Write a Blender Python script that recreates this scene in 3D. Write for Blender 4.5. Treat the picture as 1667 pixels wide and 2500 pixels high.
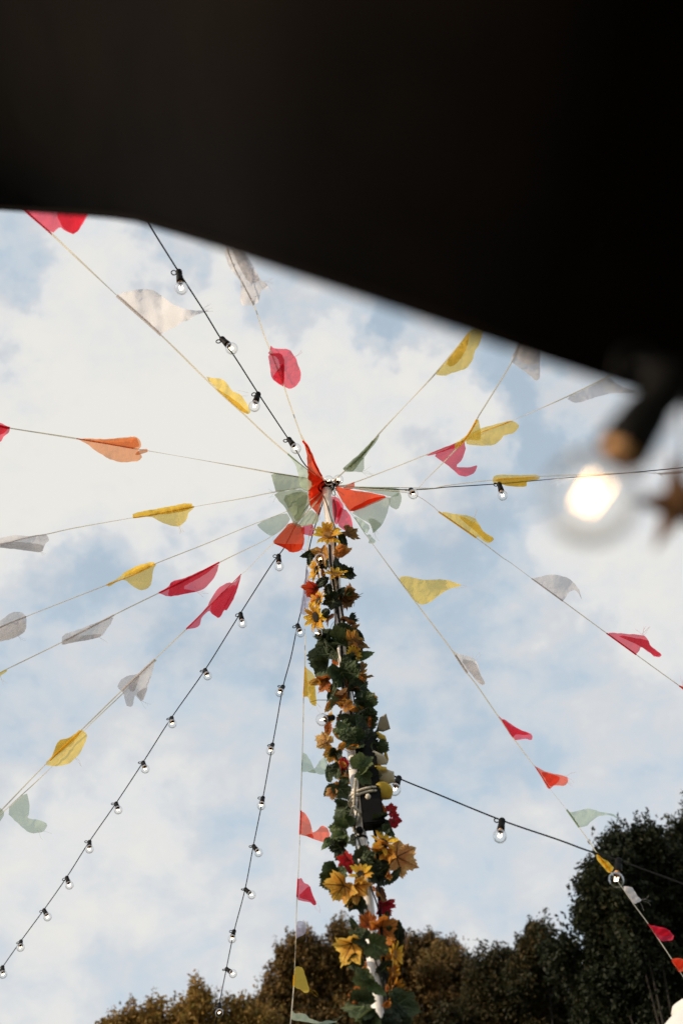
import bpy, bmesh, math, random
import numpy as np
from mathutils import Vector, Matrix
from mathutils.geometry import delaunay_2d_cdt

# ------------------------------------------------------------------ camera, sky, sun, exposure
for o in list(bpy.data.objects):
    bpy.data.objects.remove(o, do_unlink=True)
scene = bpy.context.scene
COL = scene.collection
rad = math.radians

PITCH, ROLL = rad(45.0), rad(6.4)
CAM = Vector((0, 0, 1.6))
fwd = Vector((0, math.cos(PITCH), math.sin(PITCH)))
up0 = Vector((0, -math.sin(PITCH), math.cos(PITCH)))
r0 = Vector((1, 0, 0))
right = (math.cos(ROLL) * r0 - math.sin(ROLL) * up0).normalized()
up = (math.sin(ROLL) * r0 + math.cos(ROLL) * up0).normalized()
LENS = 35.0
FP = 2500 * LENS / 36.0           # focal length in photograph pixels

cam_data = bpy.data.cameras.new('camera')
cam = bpy.data.objects.new('camera', cam_data)
COL.objects.link(cam)
R = Matrix((right, up, -fwd)).transposed()
cam.matrix_world = Matrix.Translation(CAM) @ R.to_4x4()
cam_data.sensor_fit = 'VERTICAL'
cam_data.sensor_height = 36.0
cam_data.sensor_width = 24.0
cam_data.lens = LENS
cam_data.clip_start = 0.02
cam_data.clip_end = 2000
cam_data.dof.use_dof = True
cam_data.dof.focus_distance = 4.45
cam_data.dof.aperture_fstop = 2.1
cam_data.dof.aperture_blades = 9
scene.camera = cam


def P(x, y, z):
    """world point seen at photograph pixel (x, y) at axial depth z metres"""
    return CAM + z * (fwd + right * ((x - 833.5) / FP) + up * ((1250 - y) / FP))


def DIR(x, y):
    return (fwd + right * ((x - 833.5) / FP) + up * ((1250 - y) / FP)).normalized()


SUN_EL, SUN_AZ = rad(24), rad(-112)      # azimuth measured from +Y towards +X: left of and behind the camera
sun_dir = Vector((math.sin(SUN_AZ) * math.cos(SUN_EL), math.cos(SUN_AZ) * math.cos(SUN_EL), math.sin(SUN_EL)))
sd = bpy.data.lights.new('sun', 'SUN')
sd.energy = 4.2
sd.angle = rad(0.6)
sd.color = (1.0, 0.82, 0.59)
sun = bpy.data.objects.new('sun', sd)
COL.objects.link(sun)
sun.rotation_euler = sun_dir.to_track_quat('Z', 'Y').to_euler()

scene.view_settings.view_transform = 'Standard'
scene.view_settings.look = 'None'
scene.view_settings.gamma = 1.0
scene.view_settings.exposure = 0.0
scene.view_settings.use_curve_mapping = False

world = bpy.data.worlds.new('World')
scene.world = world
world.use_nodes = True
nt = world.node_tree
nt.nodes.clear()


def nd(t, typ, **kw):
    n = t.nodes.new(typ)
    for k, v in kw.items():
        setattr(n, k, v)
    return n


def math_node(t, op, a, b=None, clamp=False):
    n = nd(t, 'ShaderNodeMath', operation=op)
    n.use_clamp = clamp
    for i, v in enumerate((a, b)):
        if v is None:
            continue
        if isinstance(v, (int, float)):
            n.inputs[i].default_value = v
        else:
            t.links.new(v, n.inputs[i])
    return n.outputs[0]


def build_world():
    L = nt.links.new
    out = nd(nt, 'ShaderNodeOutputWorld')
    sky = nd(nt, 'ShaderNodeTexSky', sky_type='NISHITA')
    sky.sun_disc = False
    sky.sun_elevation = SUN_EL
    sky.sun_rotation = SUN_AZ
    sky.altitude = 50
    sky.air_density = 1.0
    sky.dust_density = 2.0
    sky.ozone_density = 1.0
    bg_sky = nd(nt, 'ShaderNodeBackground')
    bg_sky.inputs['Strength'].default_value = 0.15
    L(sky.outputs[0], bg_sky.inputs[0])

    tc = nd(nt, 'ShaderNodeTexCoord')
    gen = tc.outputs['Generated']

    def noise(scale, detail, rough, dist=0.0, off=(0, 0, 0), stretch=(1, 1, 1)):
        m = nd(nt, 'ShaderNodeMapping')
        m.inputs['Location'].default_value = off
        m.inputs['Scale'].default_value = stretch
        L(gen, m.inputs[0])
        n = nd(nt, 'ShaderNodeTexNoise')
        n.inputs['Scale'].default_value = scale
        n.inputs['Detail'].default_value = detail
        n.inputs['Roughness'].default_value = rough
        n.inputs['Distortion'].default_value = dist
        L(m.outputs[0], n.inputs[0])
        return n.outputs[0]

    big = noise(5.0, 7, 0.58, 0.25, (3.1, 0.7, 1.3), (1, 1, 1.5))
    fine = noise(16, 6, 0.6, 0.3, (0.4, 2.2, 5.1), (1, 1, 1.4))
    # warp the direction a little so that the cloud masses get ragged edges
    wn = nd(nt, 'ShaderNodeTexNoise')
    wn.inputs['Scale'].default_value = 9
    wn.inputs['Detail'].default_value = 6
    wn.inputs['Roughness'].default_value = 0.6
    L(gen, wn.inputs[0])
    sub = nd(nt, 'ShaderNodeVectorMath', operation='SUBTRACT')
    L(wn.outputs['Color'], sub.inputs[0])
    sub.inputs[1].default_value = (0.5, 0.5, 0.5)
    sc = nd(nt, 'ShaderNodeVectorMath', operation='SCALE')
    L(sub.outputs[0], sc.inputs[0])
    sc.inputs['Scale'].default_value = 0.26
    add = nd(nt, 'ShaderNodeVectorMath', operation='ADD')
    L(gen, add.inputs[0])
    L(sc.outputs[0], add.inputs[1])
    warped = add.outputs[0]

    dens = math_node(nt, 'ADD', math_node(nt, 'MULTIPLY', big, 0.62), math_node(nt, 'MULTIPLY', fine, 0.42))
    dens = math_node(nt, 'SUBTRACT', dens, 0.10)
    # cloud banks (+) and open blue (-): x, y, radius in photograph pixels, weight
    masses = [
        (330, 960, 430, 0.42), (60, 1150, 380, 0.36), (640, 1080, 330, 0.36), (180, 700, 200, 0.22),
        (520, 690, 120, 0.10), (930, 1010, 200, 0.34), (1130, 980, 130, 0.30), (860, 850, 100, 0.14),
        (1560, 1420, 300, 0.36), (1330, 1400, 150, 0.16), (1480, 1060, 150, 0.12),
        (330, 2040, 280, 0.24), (120, 2180, 260, 0.14), (1450, 1860, 330, 0.12), (640, 1720, 180, 0.14),
        (1080, 2160, 160, 0.18), (60, 2480, 180, 0.18), (500, 2380, 250, 0.08), (470, 1560, 150, 0.06), (230, 1650, 260, 0.05), (720, 2130, 150, .14),
        (50, 690, 90, -0.34), (20, 860, 80, -0.34), (390, 590, 90, -0.26), (610, 640, 80, -0.20),
        (690, 790, 130, -0.34), (960, 790, 110, -0.26), (1090, 890, 110, -0.26), (1010, 830, 90, -.15),
        (1240, 930, 110, -0.34), (1330, 1030, 130, -0.30), (1150, 1290, 170, -0.30), (690, 950, 60, -.2),
        (300, 1440, 200, -0.36), (90, 1430, 170, -0.30), (640, 1520, 200, -0.22), (940, 1450, 220, -0.18),
        (1150, 1700, 260, -0.22), (1480, 1650, 200, -0.22), (1180, 1950, 200, -.14), (640, 2060, 130, -0.14), (250, 2330, 150, -.05),
        (430, 1850, 100, -.08), (60, 1980, 130, -.12), (1150, 2330, 130, -.1),
    ]
    for (x, y, r, w) in masses:
        d = DIR(x, y)
        dist = nd(nt, 'ShaderNodeVectorMath', operation='DISTANCE')
        L(warped, dist.inputs[0])
        dist.inputs[1].default_value = d
        mr = nd(nt, 'ShaderNodeMapRange', interpolation_type='SMOOTHSTEP')
        L(dist.outputs['Value'], mr.inputs['Value'])
        mr.inputs['From Min'].default_value = 0.0
        mr.inputs['From Max'].default_value = 1.35 * r / FP
        mr.inputs['To Min'].default_value = w
        mr.inputs['To Max'].default_value = 0.0
        dens = math_node(nt, 'ADD', dens, mr.outputs[0])
    ramp = nd(nt, 'ShaderNodeValToRGB')
    ramp.color_ramp.interpolation = 'EASE'
    e = ramp.color_ramp.elements
    e[0].position, e[0].color = 0.14, (0.64, 0.64, 0.64, 1)
    e[1].position, e[1].color = 0.66, (1, 1, 1, 1)
    m2 = e.new(0.44)
    m2.color = (0.84, 0.84, 0.84, 1)
    L(dens, ramp.inputs[0])
    # the cloud's own tone: bright cream where thick, cool grey where thin
    tone = nd(nt, 'ShaderNodeValToRGB')
    t_ = tone.color_ramp.elements
    t_[0].position, t_[0].color = 0.20, (0.605, 0.715, 0.80, 1)
    t_[1].position, t_[1].color = 0.92, (0.83, 0.815, 0.77, 1)
    tm = t_.new(0.5)
    tm.color = (0.735, 0.755, 0.775, 1)
    L(math_node(nt, 'ADD', dens, math_node(nt, 'MULTIPLY', math_node(nt, 'SUBTRACT', fine, 0.5), 0.7)), tone.inputs[0])
    bg_cl = nd(nt, 'ShaderNodeBackground')
    L(tone.outputs[0], bg_cl.inputs[0])
    bg_cl.inputs['Strength'].default_value = 1.0
    mix = nd(nt, 'ShaderNodeMixShader')
    L(ramp.outputs[0], mix.inputs[0])
    L(bg_sky.outputs[0], mix.inputs[1])
    L(bg_cl.outputs[0], mix.inputs[2])
    L(mix.outputs[0], out.inputs[0])


build_world()
try:
    scene.cycles.transparent_max_bounces = 32
except Exception:
    pass

# ------------------------------------------------------------------ helpers
rng = random.Random(7)


def new_mat(name):
    m = bpy.data.materials.new(name)
    m.use_nodes = True
    m.node_tree.nodes.clear()
    return m, m.node_tree


def principled(name, col, rough=0.6, metal=0.0, noise_scale=None, noise_amt=0.25, bump=0.0, rand=0.0, spec=0.5, sheen=0.0):
    m, t = new_mat(name)
    L = t.links.new
    out = nd(t, 'ShaderNodeOutputMaterial')
    b = nd(t, 'ShaderNodeBsdfPrincipled')
    b.inputs['Roughness'].default_value = rough
    b.inputs['Metallic'].default_value = metal
    b.inputs['Specular IOR Level'].default_value = spec
    b.inputs['Sheen Weight'].default_value = sheen
    b.inputs['Base Color'].default_value = (*col, 1)
    if noise_scale:
        tc = nd(t, 'ShaderNodeTexCoord')
        n = nd(t, 'ShaderNodeTexNoise')
        n.inputs['Scale'].default_value = noise_scale
        n.inputs['Detail'].default_value = 6
        n.inputs['Roughness'].default_value = 0.65
        L(tc.outputs['Object'], n.inputs[0])
        r = nd(t, 'ShaderNodeValToRGB')
        r.color_ramp.elements[0].position = 0.3
        r.color_ramp.elements[1].position = 0.7
        r.color_ramp.elements[0].color = (*[c * (1 - noise_amt) for c in col], 1)
        r.color_ramp.elements[1].color = (*[min(1, c * (1 + noise_amt)) for c in col], 1)
        L(n.outputs[0], r.inputs[0])
        L(r.outputs[0], b.inputs['Base Color'])
        if bump:
            bp = nd(t, 'ShaderNodeBump')
            bp.inputs['Strength'].default_value = bump
            bp.inputs['Distance'].default_value = 0.01
            L(n.outputs[0], bp.inputs['Height'])
            L(bp.outputs[0], b.inputs['Normal'])
    L(b.outputs[0], out.inputs[0])
    return m


def cloth_mat(name, col, tint, transp=0.3, transl=0.62):
    """thin gauze: part of the light passes straight, part scatters through, part reflects"""
    m, t = new_mat(name)
    L = t.links.new
    out = nd(t, 'ShaderNodeOutputMaterial')
    tc = nd(t, 'ShaderNodeTexCoord')
    n = nd(t, 'ShaderNodeTexNoise')
    n.inputs['Scale'].default_value = 9
    n.inputs['Detail'].default_value = 5
    L(tc.outputs['Object'], n.inputs[0])
    r = nd(t, 'ShaderNodeValToRGB')
    r.color_ramp.elements[0].position = 0.25
    r.color_ramp.elements[1].position = 0.75
    r.color_ramp.elements[0].color = (*[c * 0.90 for c in col], 1)
    r.color_ramp.elements[1].color = (*[min(1, c * 1.06) for c in col], 1)
    L(n.outputs[0], r.inputs[0])
    w = nd(t, 'ShaderNodeTexNoise')
    w.inputs['Scale'].default_value = 240
    L(tc.outputs['Object'], w.inputs[0])
    bp = nd(t, 'ShaderNodeBump')
    bp.inputs['Strength'].default_value = 0.08
    bp.inputs['Distance'].default_value = 0.001
    L(w.outputs[0], bp.inputs['Height'])
    cm = nd(t, 'ShaderNodeMapping')
    cm.inputs['Scale'].default_value = (1.0, 0.45, 1.6)
    cm.inputs['Rotation'].default_value = (0.5, 0.3, 0.8)
    L(tc.outputs['Object'], cm.inputs[0])
    cn = nd(t, 'ShaderNodeTexNoise')
    cn.inputs['Scale'].default_value = 26
    cn.inputs['Detail'].default_value = 2
    L(cm.outputs[0], cn.inputs[0])
    b2 = nd(t, 'ShaderNodeBump')
    b2.inputs['Strength'].default_value = 0.45
    b2.inputs['Distance'].default_value = 0.012
    L(cn.outputs[0], b2.inputs['Height'])
    L(b2.outputs[0], bp.inputs['Normal'])
    d = nd(t, 'ShaderNodeBsdfDiffuse')
    s = nd(t, 'ShaderNodeBsdfTranslucent')
    L(bp.outputs[0], s.inputs['Normal'])
    L(r.outputs[0], d.inputs[0])
    L(r.outputs[0], s.inputs[0])
    L(bp.outputs[0], d.inputs['Normal'])
    mx = nd(t, 'ShaderNodeMixShader')
    mx.inputs[0].default_value = transl
    L(d.outputs[0], mx.inputs[1])
    L(s.outputs[0], mx.inputs[2])
    tr = nd(t, 'ShaderNodeBsdfTransparent')
    tr.inputs[0].default_value = (*tint, 1)
    m2 = nd(t, 'ShaderNodeMixShader')
    m2.inputs[0].default_value = transp
    L(mx.outputs[0], m2.inputs[1])
    L(tr.outputs[0], m2.inputs[2])
    L(m2.outputs[0], out.inputs[0])
    return m


def leaf_mat(name, cin, cout, size=1.0, transl=0.3, rough=0.55, var=0.35):
    """a fabric leaf: colour runs from the stalk (origin) out to the tips"""
    m, t = new_mat(name)
    L = t.links.new
    out = nd(t, 'ShaderNodeOutputMaterial')
    tc = nd(t, 'ShaderNodeTexCoord')
    ln = nd(t, 'ShaderNodeVectorMath', operation='LENGTH')
    L(tc.outputs['Object'], ln.inputs[0])
    n = nd(t, 'ShaderNodeTexNoise')
    n.inputs['Scale'].default_value = 5
    n.inputs['Detail'].default_value = 5
    oi = nd(t, 'ShaderNodeObjectInfo')
    vadd = nd(t, 'ShaderNodeVectorMath', operation='ADD')
    L(tc.outputs['Object'], vadd.inputs[0])
    L(oi.outputs['Random'], vadd.inputs[1])
    L(vadd.outputs[0], n.inputs[0])
    f = math_node(t, 'ADD', math_node(t, 'MULTIPLY', ln.outputs['Value'], 1.2), math_node(t, 'MULTIPLY', math_node(t, 'SUBTRACT', n.outputs[0], 0.5), 1.3))
    r = nd(t, 'ShaderNodeValToRGB')
    r.color_ramp.elements[0].position = 0.15
    r.color_ramp.elements[1].position = 0.85
    r.color_ramp.elements[0].color = (*cin, 1)
    r.color_ramp.elements[1].color = (*cout, 1)
    L(f, r.inputs[0])
    hs = nd(t, 'ShaderNodeHueSaturation')
    L(r.outputs[0], hs.inputs['Color'])
    L(math_node(t, 'ADD', math_node(t, 'MULTIPLY', oi.outputs['Random'], var), 1 - var / 2), hs.inputs['Value'])
    L(math_node(t, 'ADD', math_node(t, 'MULTIPLY', oi.outputs['Random'], 0.03), 0.485), hs.inputs['Hue'])
    bp = nd(t, 'ShaderNodeBump')
    bp.inputs['Strength'].default_value = 0.35
    bp.inputs['Distance'].default_value = 0.15
    n2 = nd(t, 'ShaderNodeTexNoise')
    n2.inputs['Scale'].default_value = 9
    L(vadd.outputs[0], n2.inputs[0])
    L(n2.outputs[0], bp.inputs['Height'])
    b = nd(t, 'ShaderNodeBsdfPrincipled')
    b.inputs['Roughness'].default_value = rough
    b.inputs['Specular IOR Level'].default_value = 0.25
    L(hs.outputs[0], b.inputs['Base Color'])
    L(bp.outputs[0], b.inputs['Normal'])
    s = nd(t, 'ShaderNodeBsdfTranslucent')
    L(hs.outputs[0], s.inputs[0])
    mx = nd(t, 'ShaderNodeMixShader')
    mx.inputs[0].default_value = transl
    L(b.outputs[0], mx.inputs[1])
    L(s.outputs[0], mx.inputs[2])
    L(mx.outputs[0], out.inputs[0])
    return m


def foliage_mat(name, cols):
    m, t = new_mat(name)
    L = t.links.new
    out = nd(t, 'ShaderNodeOutputMaterial')
    g = nd(t, 'ShaderNodeNewGeometry')
    tc = nd(t, 'ShaderNodeTexCoord')
    n = nd(t, 'ShaderNodeTexNoise')
    n.inputs['Scale'].default_value = 1.3
    n.inputs['Detail'].default_value = 3
    L(tc.outputs['Object'], n.inputs[0])
    f = math_node(t, 'ADD', math_node(t, 'MULTIPLY', g.outputs['Random Per Island'], 0.6),
                  math_node(t, 'MULTIPLY', math_node(t, 'SUBTRACT', n.outputs[0], 0.3), 0.9))
    r = nd(t, 'ShaderNodeValToRGB')
    els = r.color_ramp.elements
    els[0].position, els[0].color = 0.05, (*cols[0], 1)
    els[1].position, els[1].color = 0.95, (*cols[-1], 1)
    for i, c in enumerate(cols[1:-1]):
        q = els.new(0.05 + 0.9 * (i + 1) / (len(cols) - 1))
        q.color = (*c, 1)
    L(f, r.inputs[0])
    d = nd(t, 'ShaderNodeBsdfPrincipled')
    d.inputs['Roughness'].default_value = 0.6
    d.inputs['Specular IOR Level'].default_value = 0.2
    L(r.outputs[0], d.inputs['Base Color'])
    s = nd(t, 'ShaderNodeBsdfTranslucent')
    L(r.outputs[0], s.inputs[0])
    mx = nd(t, 'ShaderNodeMixShader')
    mx.inputs[0].default_value = 0.28
    L(d.outputs[0], mx.inputs[1])
    L(s.outputs[0], mx.inputs[2])
    L(mx.outputs[0], out.inputs[0])
    return m


def glass_mat(name='bulb_glass', rim=(0.66, 0.63, 0.62), mid=(0.93, 0.92, 0.91)):
    """thin blown glass: clear face-on, reflecting and slightly grey towards the rim"""
    m, t = new_mat(name)
    L = t.links.new
    out = nd(t, 'ShaderNodeOutputMaterial')
    lw = nd(t, 'ShaderNodeLayerWeight')
    lw.inputs['Blend'].default_value = 0.22
    tr = nd(t, 'ShaderNodeBsdfTransparent')
    r = nd(t, 'ShaderNodeValToRGB')
    r.color_ramp.elements[0].position, r.color_ramp.elements[0].color = 0.0, (0.97, 0.965, 0.95, 1)
    r.color_ramp.elements[1].position, r.color_ramp.elements[1].color = 0.90, (*rim, 1)
    rm_ = r.color_ramp.elements.new(0.5)
    rm_.color = (*mid, 1)
    L(lw.outputs['Facing'], r.inputs[0])
    L(r.outputs[0], tr.inputs[0])
    gl = nd(t, 'ShaderNodeBsdfGlossy')
    gl.inputs['Roughness'].default_value = 0.03
    mx = nd(t, 'ShaderNodeMixShader')
    L(math_node(t, 'MULTIPLY', lw.outputs['Fresnel'], 0.55), mx.inputs[0])
    L(tr.outputs[0], mx.inputs[1])
    L(gl.outputs[0], mx.inputs[2])
    L(mx.outputs[0], out.inputs[0])
    return m


def emit_mat(name, col, strength):
    m, t = new_mat(name)
    out = nd(t, 'ShaderNodeOutputMaterial')
    e = nd(t, 'ShaderNodeEmission')
    e.inputs[0].default_value = (*col, 1)
    e.inputs[1].default_value = strength
    t.links.new(e.outputs[0], out.inputs[0])
    return m


M = {
    'R': cloth_mat('crimson_gauze', (0.80, 0.05, 0.105), (0.98, 0.40, 0.44), 0.40, 0.7),
    'C': cloth_mat('coral_gauze', (0.90, 0.13, 0.06), (1.0, 0.46, 0.38), 0.36, 0.7),
    'O': cloth_mat('orange_gauze', (0.92, 0.33, 0.12), (1.0, 0.70, 0.50), 0.38, 0.7),
    'Y': cloth_mat('yellow_gauze', (0.95, 0.655, 0.11), (1.0, 0.87, 0.47), 0.36, 0.7),
    'W': cloth_mat('grey_white_gauze', (0.78, 0.745, 0.74), (0.92, 0.89, 0.90), 0.22, 0.66),
    'M': cloth_mat('mint_gauze', (0.50, 0.585, 0.455), (0.84, 0.89, 0.80), 0.42, 0.7),
    'F': cloth_mat('flame_gauze', (0.86, 0.085, 0.028), (1.0, 0.36, 0.22), 0.18, 0.62),
    'G': cloth_mat('olive_mint_gauze', (0.36, 0.41, 0.28), (0.80, 0.84, 0.70), 0.32, 0.65),
    'V': cloth_mat('mauve_gauze', (0.60, 0.55, 0.65), (0.87, 0.85, 0.92), 0.36, 0.7),
    'tape': cloth_mat('cotton_tape', (0.84, 0.79, 0.69), (0.92, 0.90, 0.84), 0.30, 0.65),
    'black_rubber': principled('black_rubber', (0.005, 0.005, 0.006), 0.65, spec=0.12),
    'black_plastic': principled('black_plastic', (0.0055, 0.005, 0.0048), 0.6, noise_scale=60, noise_amt=0.2, spec=0.12),
    'brass': principled('aged_brass', (0.74, 0.40, 0.18), 0.45, 0.15),
    'glass': glass_mat(),
    'glass_near': glass_mat('near_bulb_glass', (0.26, 0.20, 0.20), (0.88, 0.84, 0.82)),
    'filament': emit_mat('glowing_filament', (1.0, 0.74, 0.46), 11.0),
    'alu': principled('galvanised_tube', (0.86, 0.82, 0.77), 0.36, 0.25, noise_scale=14, noise_amt=0.10),
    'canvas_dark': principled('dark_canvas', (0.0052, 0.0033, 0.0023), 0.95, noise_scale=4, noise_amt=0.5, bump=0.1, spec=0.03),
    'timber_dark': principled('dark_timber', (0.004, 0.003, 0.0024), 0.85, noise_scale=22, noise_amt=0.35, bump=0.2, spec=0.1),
    'canvas_white': principled('white_canvas', (0.60, 0.59, 0.57), 0.8, noise_scale=4, noise_amt=0.06),
    'rope': principled('cotton_rope', (0.60, 0.52, 0.41), 0.85, noise_scale=200, noise_amt=0.3),
    'card': principled('beige_card', (0.46, 0.40, 0.30), 0.8, noise_scale=30, noise_amt=0.15),
    'cream': principled('cream_felt', (0.66, 0.57, 0.43), 0.85, noise_scale=25, noise_amt=0.15),
    'lemon': principled('yellow_felt', (0.80, 0.52, 0.07), 0.8, noise_scale=25, noise_amt=0.12),
    'rust': principled('rust_brown_wood', (0.17, 0.075, 0.026), 0.7, noise_scale=18, noise_amt=0.35),
    'stem': principled('garland_stem', (0.035, 0.03, 0.018), 0.7),
    'bark': principled('bark', (0.025, 0.019, 0.014), 0.9, noise_scale=9, noise_amt=0.4, bump=0.4),
    'leaf_green': leaf_mat('ivy_green', (0.034, 0.054, 0.023), (0.090, 0.120, 0.055), transl=0.22),
    'leaf_bright': leaf_mat('fresh_green', (0.065, 0.095, 0.034), (0.135, 0.165, 0.065), transl=0.3),
    'leaf_dark': leaf_mat('deep_green', (0.018, 0.028, 0.015), (0.042, 0.058, 0.030), transl=0.15),
    'leaf_yellow': leaf_mat('autumn_yellow', (0.62, 0.24, 0.035), (0.80, 0.49, 0.10), transl=0.45),
    'leaf_orange': leaf_mat('autumn_orange', (0.48, 0.13, 0.02), (0.68, 0.29, 0.045), transl=0.45),
    'leaf_red': leaf_mat('autumn_red', (0.50, 0.02, 0.02), (0.60, 0.07, 0.02), transl=0.4),
    'leaf_brown': leaf_mat('autumn_brown', (0.16, 0.06, 0.02), (0.34, 0.17, 0.04), transl=0.3),
    'leaf_tan': leaf_mat('autumn_tan', (0.50, 0.19, 0.06), (0.72, 0.46, 0.18), transl=0.45),
    'vein': principled('dark_vein', (0.10, 0.045, 0.015), 0.7),
    'vein_green': principled('pale_green_vein', (0.10, 0.14, 0.06), 0.7),
    'petal': leaf_mat('sunflower_petal', (0.66, 0.25, 0.014), (0.90, 0.54, 0.05), transl=0.4, var=0.25),
    'petal_deep': leaf_mat('amber_petal', (0.45, 0.12, 0.01), (0.62, 0.26, 0.02), transl=0.4, var=0.25),
    'disc': principled('sunflower_disc', (0.36, 0.16, 0.03), 0.9, noise_scale=220, noise_amt=0.5, bump=0.5),
    'disc_dark': principled('dark_disc', (0.03, 0.022, 0.012), 0.9, noise_scale=220, noise_amt=0.5, bump=0.5),
}


def mesh_obj(name, verts, faces, mat, parent=None, smooth=True):
    me = bpy.data.meshes.new(name)
    me.from_pydata([tuple(v) for v in verts], [], faces)
    if smooth:
        me.polygons.foreach_set('use_smooth', [True] * len(me.polygons))
    me.update()
    for m in (mat if isinstance(mat, (list, tuple)) else [mat]):
        me.materials.append(m)
    return link(name, me, parent)


def link(name, me, parent=None, matrix=None):
    """matrix is in world space; children keep it whatever their parent's place"""
    o = bpy.data.objects.new(name, me)
    COL.objects.link(o)
    if parent is not None:
        o.parent = parent
        o.matrix_parent_inverse = world_of(parent).inverted()
    if matrix is not None:
        o.matrix_basis = matrix
    return o


def world_of(o):
    m = o.matrix_basis.copy()
    if o.parent is not None:
        m = world_of(o.parent) @ o.matrix_parent_inverse @ m
    return m


def sub_link(name, me, parent):
    """a piece modelled in its parent's own space"""
    o = bpy.data.objects.new(name, me)
    COL.objects.link(o)
    o.parent = parent
    return o


def thing(name, label, cat, loc, group=None):
    o = bpy.data.objects.new(name, None)
    COL.objects.link(o)
    o.empty_display_size = 0.1
    o.location = loc
    o['label'] = label
    o['category'] = cat
    if group:
        o['group'] = group
    return o


def tag(o, label, cat, group=None):
    o['label'] = label
    o['category'] = cat
    if group:
        o['group'] = group
    return o


def catmull(pts, step):
    """resample a polyline (tuples of any length) along a Catmull-Rom spline"""
    p = [np.array(q, float) for q in pts]
    if len(p) < 3:
        n = max(2, int(np.linalg.norm(p[1] - p[0]) / step))
        return [p[0] + (p[1] - p[0]) * i / n for i in range(n + 1)]
    q = [2 * p[0] - p[1]] + p + [2 * p[-1] - p[-2]]
    out = []
    for i in range(1, len(q) - 2):
        n = max(1, int(np.linalg.norm(q[i + 1] - q[i]) / step))
        for k in range(n):
            s = k / n
            out.append(0.5 * ((2 * q[i]) + (-q[i - 1] + q[i + 1]) * s + (2 * q[i - 1] - 5 * q[i] + 4 * q[i + 1] - q[i + 2]) * s * s
                              + (-q[i - 1] + 3 * q[i] - 3 * q[i + 1] + q[i + 2]) * s ** 3))
    out.append(q[-2])
    return out


def tube_data(pts, radius, sides=6, cap=True):
    pts = [Vector(p) for p in pts]
    V, F = [], []
    ref = None
    n = len(pts)
    for i, p in enumerate(pts):
        t = (pts[min(i + 1, n - 1)] - pts[max(i - 1, 0)])
        if t.length < 1e-9:
            t = Vector((0, 0, 1))
        t.normalize()
        if ref is None:
            ref = Vector((0, 0, 1)) if abs(t.z) < 0.9 else Vector((1, 0, 0))
        a = (ref - t * ref.dot(t)).normalized()
        ref = a
        b = t.cross(a)
        r = radius(i / max(1, n - 1)) if callable(radius) else radius
        for k in range(sides):
            an = 2 * math.pi * k / sides
            V.append(p + (a * math.cos(an) + b * math.sin(an)) * r)
    for i in range(n - 1):
        for k in range(sides):
            k2 = (k + 1) % sides
            F.append((i * sides + k, i * sides + k2, (i + 1) * sides + k2, (i + 1) * sides + k))
    if cap:
        F.append(tuple(reversed(range(sides))))
        F.append(tuple((n - 1) * sides + k for k in range(sides)))
    return V, F


def join(*parts):
    V, F = [], []
    for v, f in parts:
        o = len(V)
        V += list(v)
        F += [tuple(i + o for i in q) for q in f]
    return V, F


def lathe_data(profile, sides=16):
    """profile of (radius, z)"""
    V, F = [], []
    for r, z in profile:
        for k in range(sides):
            a = 2 * math.pi * k / sides
            V.append(Vector((r * math.cos(a), r * math.sin(a), z)))
    for i in range(len(profile) - 1):
        for k in range(sides):
            k2 = (k + 1) % sides
            F.append((i * sides + k, i * sides + k2, (i + 1) * sides + k2, (i + 1) * sides + k))
    return V, F


def mesh_only(name, V, F, mat, smooth=True):
    me = bpy.data.meshes.new(name)
    me.from_pydata([tuple(v) for v in V], [], F)
    me.polygons.foreach_set('use_smooth', [smooth] * len(me.polygons))
    for m in (mat if isinstance(mat, (list, tuple)) else [mat]):
        me.materials.append(m)
    me.update()
    return me


# ------------------------------------------------------------------ ground
def ground_mat():
    m, t = new_mat('meadow')
    L = t.links.new
    out = nd(t, 'ShaderNodeOutputMaterial')
    b = nd(t, 'ShaderNodeBsdfPrincipled')
    b.inputs['Roughness'].default_value = 0.95
    tc = nd(t, 'ShaderNodeTexCoord')
    n = nd(t, 'ShaderNodeTexNoise')
    n.inputs['Scale'].default_value = 0.8
    n.inputs['Detail'].default_value = 10
    n.inputs['Roughness'].default_value = 0.7
    L(tc.outputs['Object'], n.inputs[0])
    r = nd(t, 'ShaderNodeValToRGB')
    r.color_ramp.elements[0].position = 0.3
    r.color_ramp.elements[1].position = 0.75
    r.color_ramp.elements[0].color = (0.028, 0.045, 0.014, 1)
    r.color_ramp.elements[1].color = (0.10, 0.085, 0.04, 1)
    L(n.outputs[0], r.inputs[0])
    L(r.outputs[0], b.inputs['Base Color'])
    bp = nd(t, 'ShaderNodeBump')
    bp.inputs['Strength'].default_value = 0.6
    n2 = nd(t, 'ShaderNodeTexNoise')
    n2.inputs['Scale'].default_value = 30
    n2.inputs['Detail'].default_value = 6
    L(tc.outputs['Object'], n2.inputs[0])
    L(n2.outputs[0], bp.inputs['Height'])
    L(bp.outputs[0], b.inputs['Normal'])
    L(b.outputs[0], out.inputs[0])
    return m


g = mesh_obj('ground', [(-600, -600, 0), (600, -600, 0), (600, 600, 0), (-600, 600, 0)], [(0, 1, 2, 3)], ground_mat())
g['kind'] = 'structure'

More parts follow.
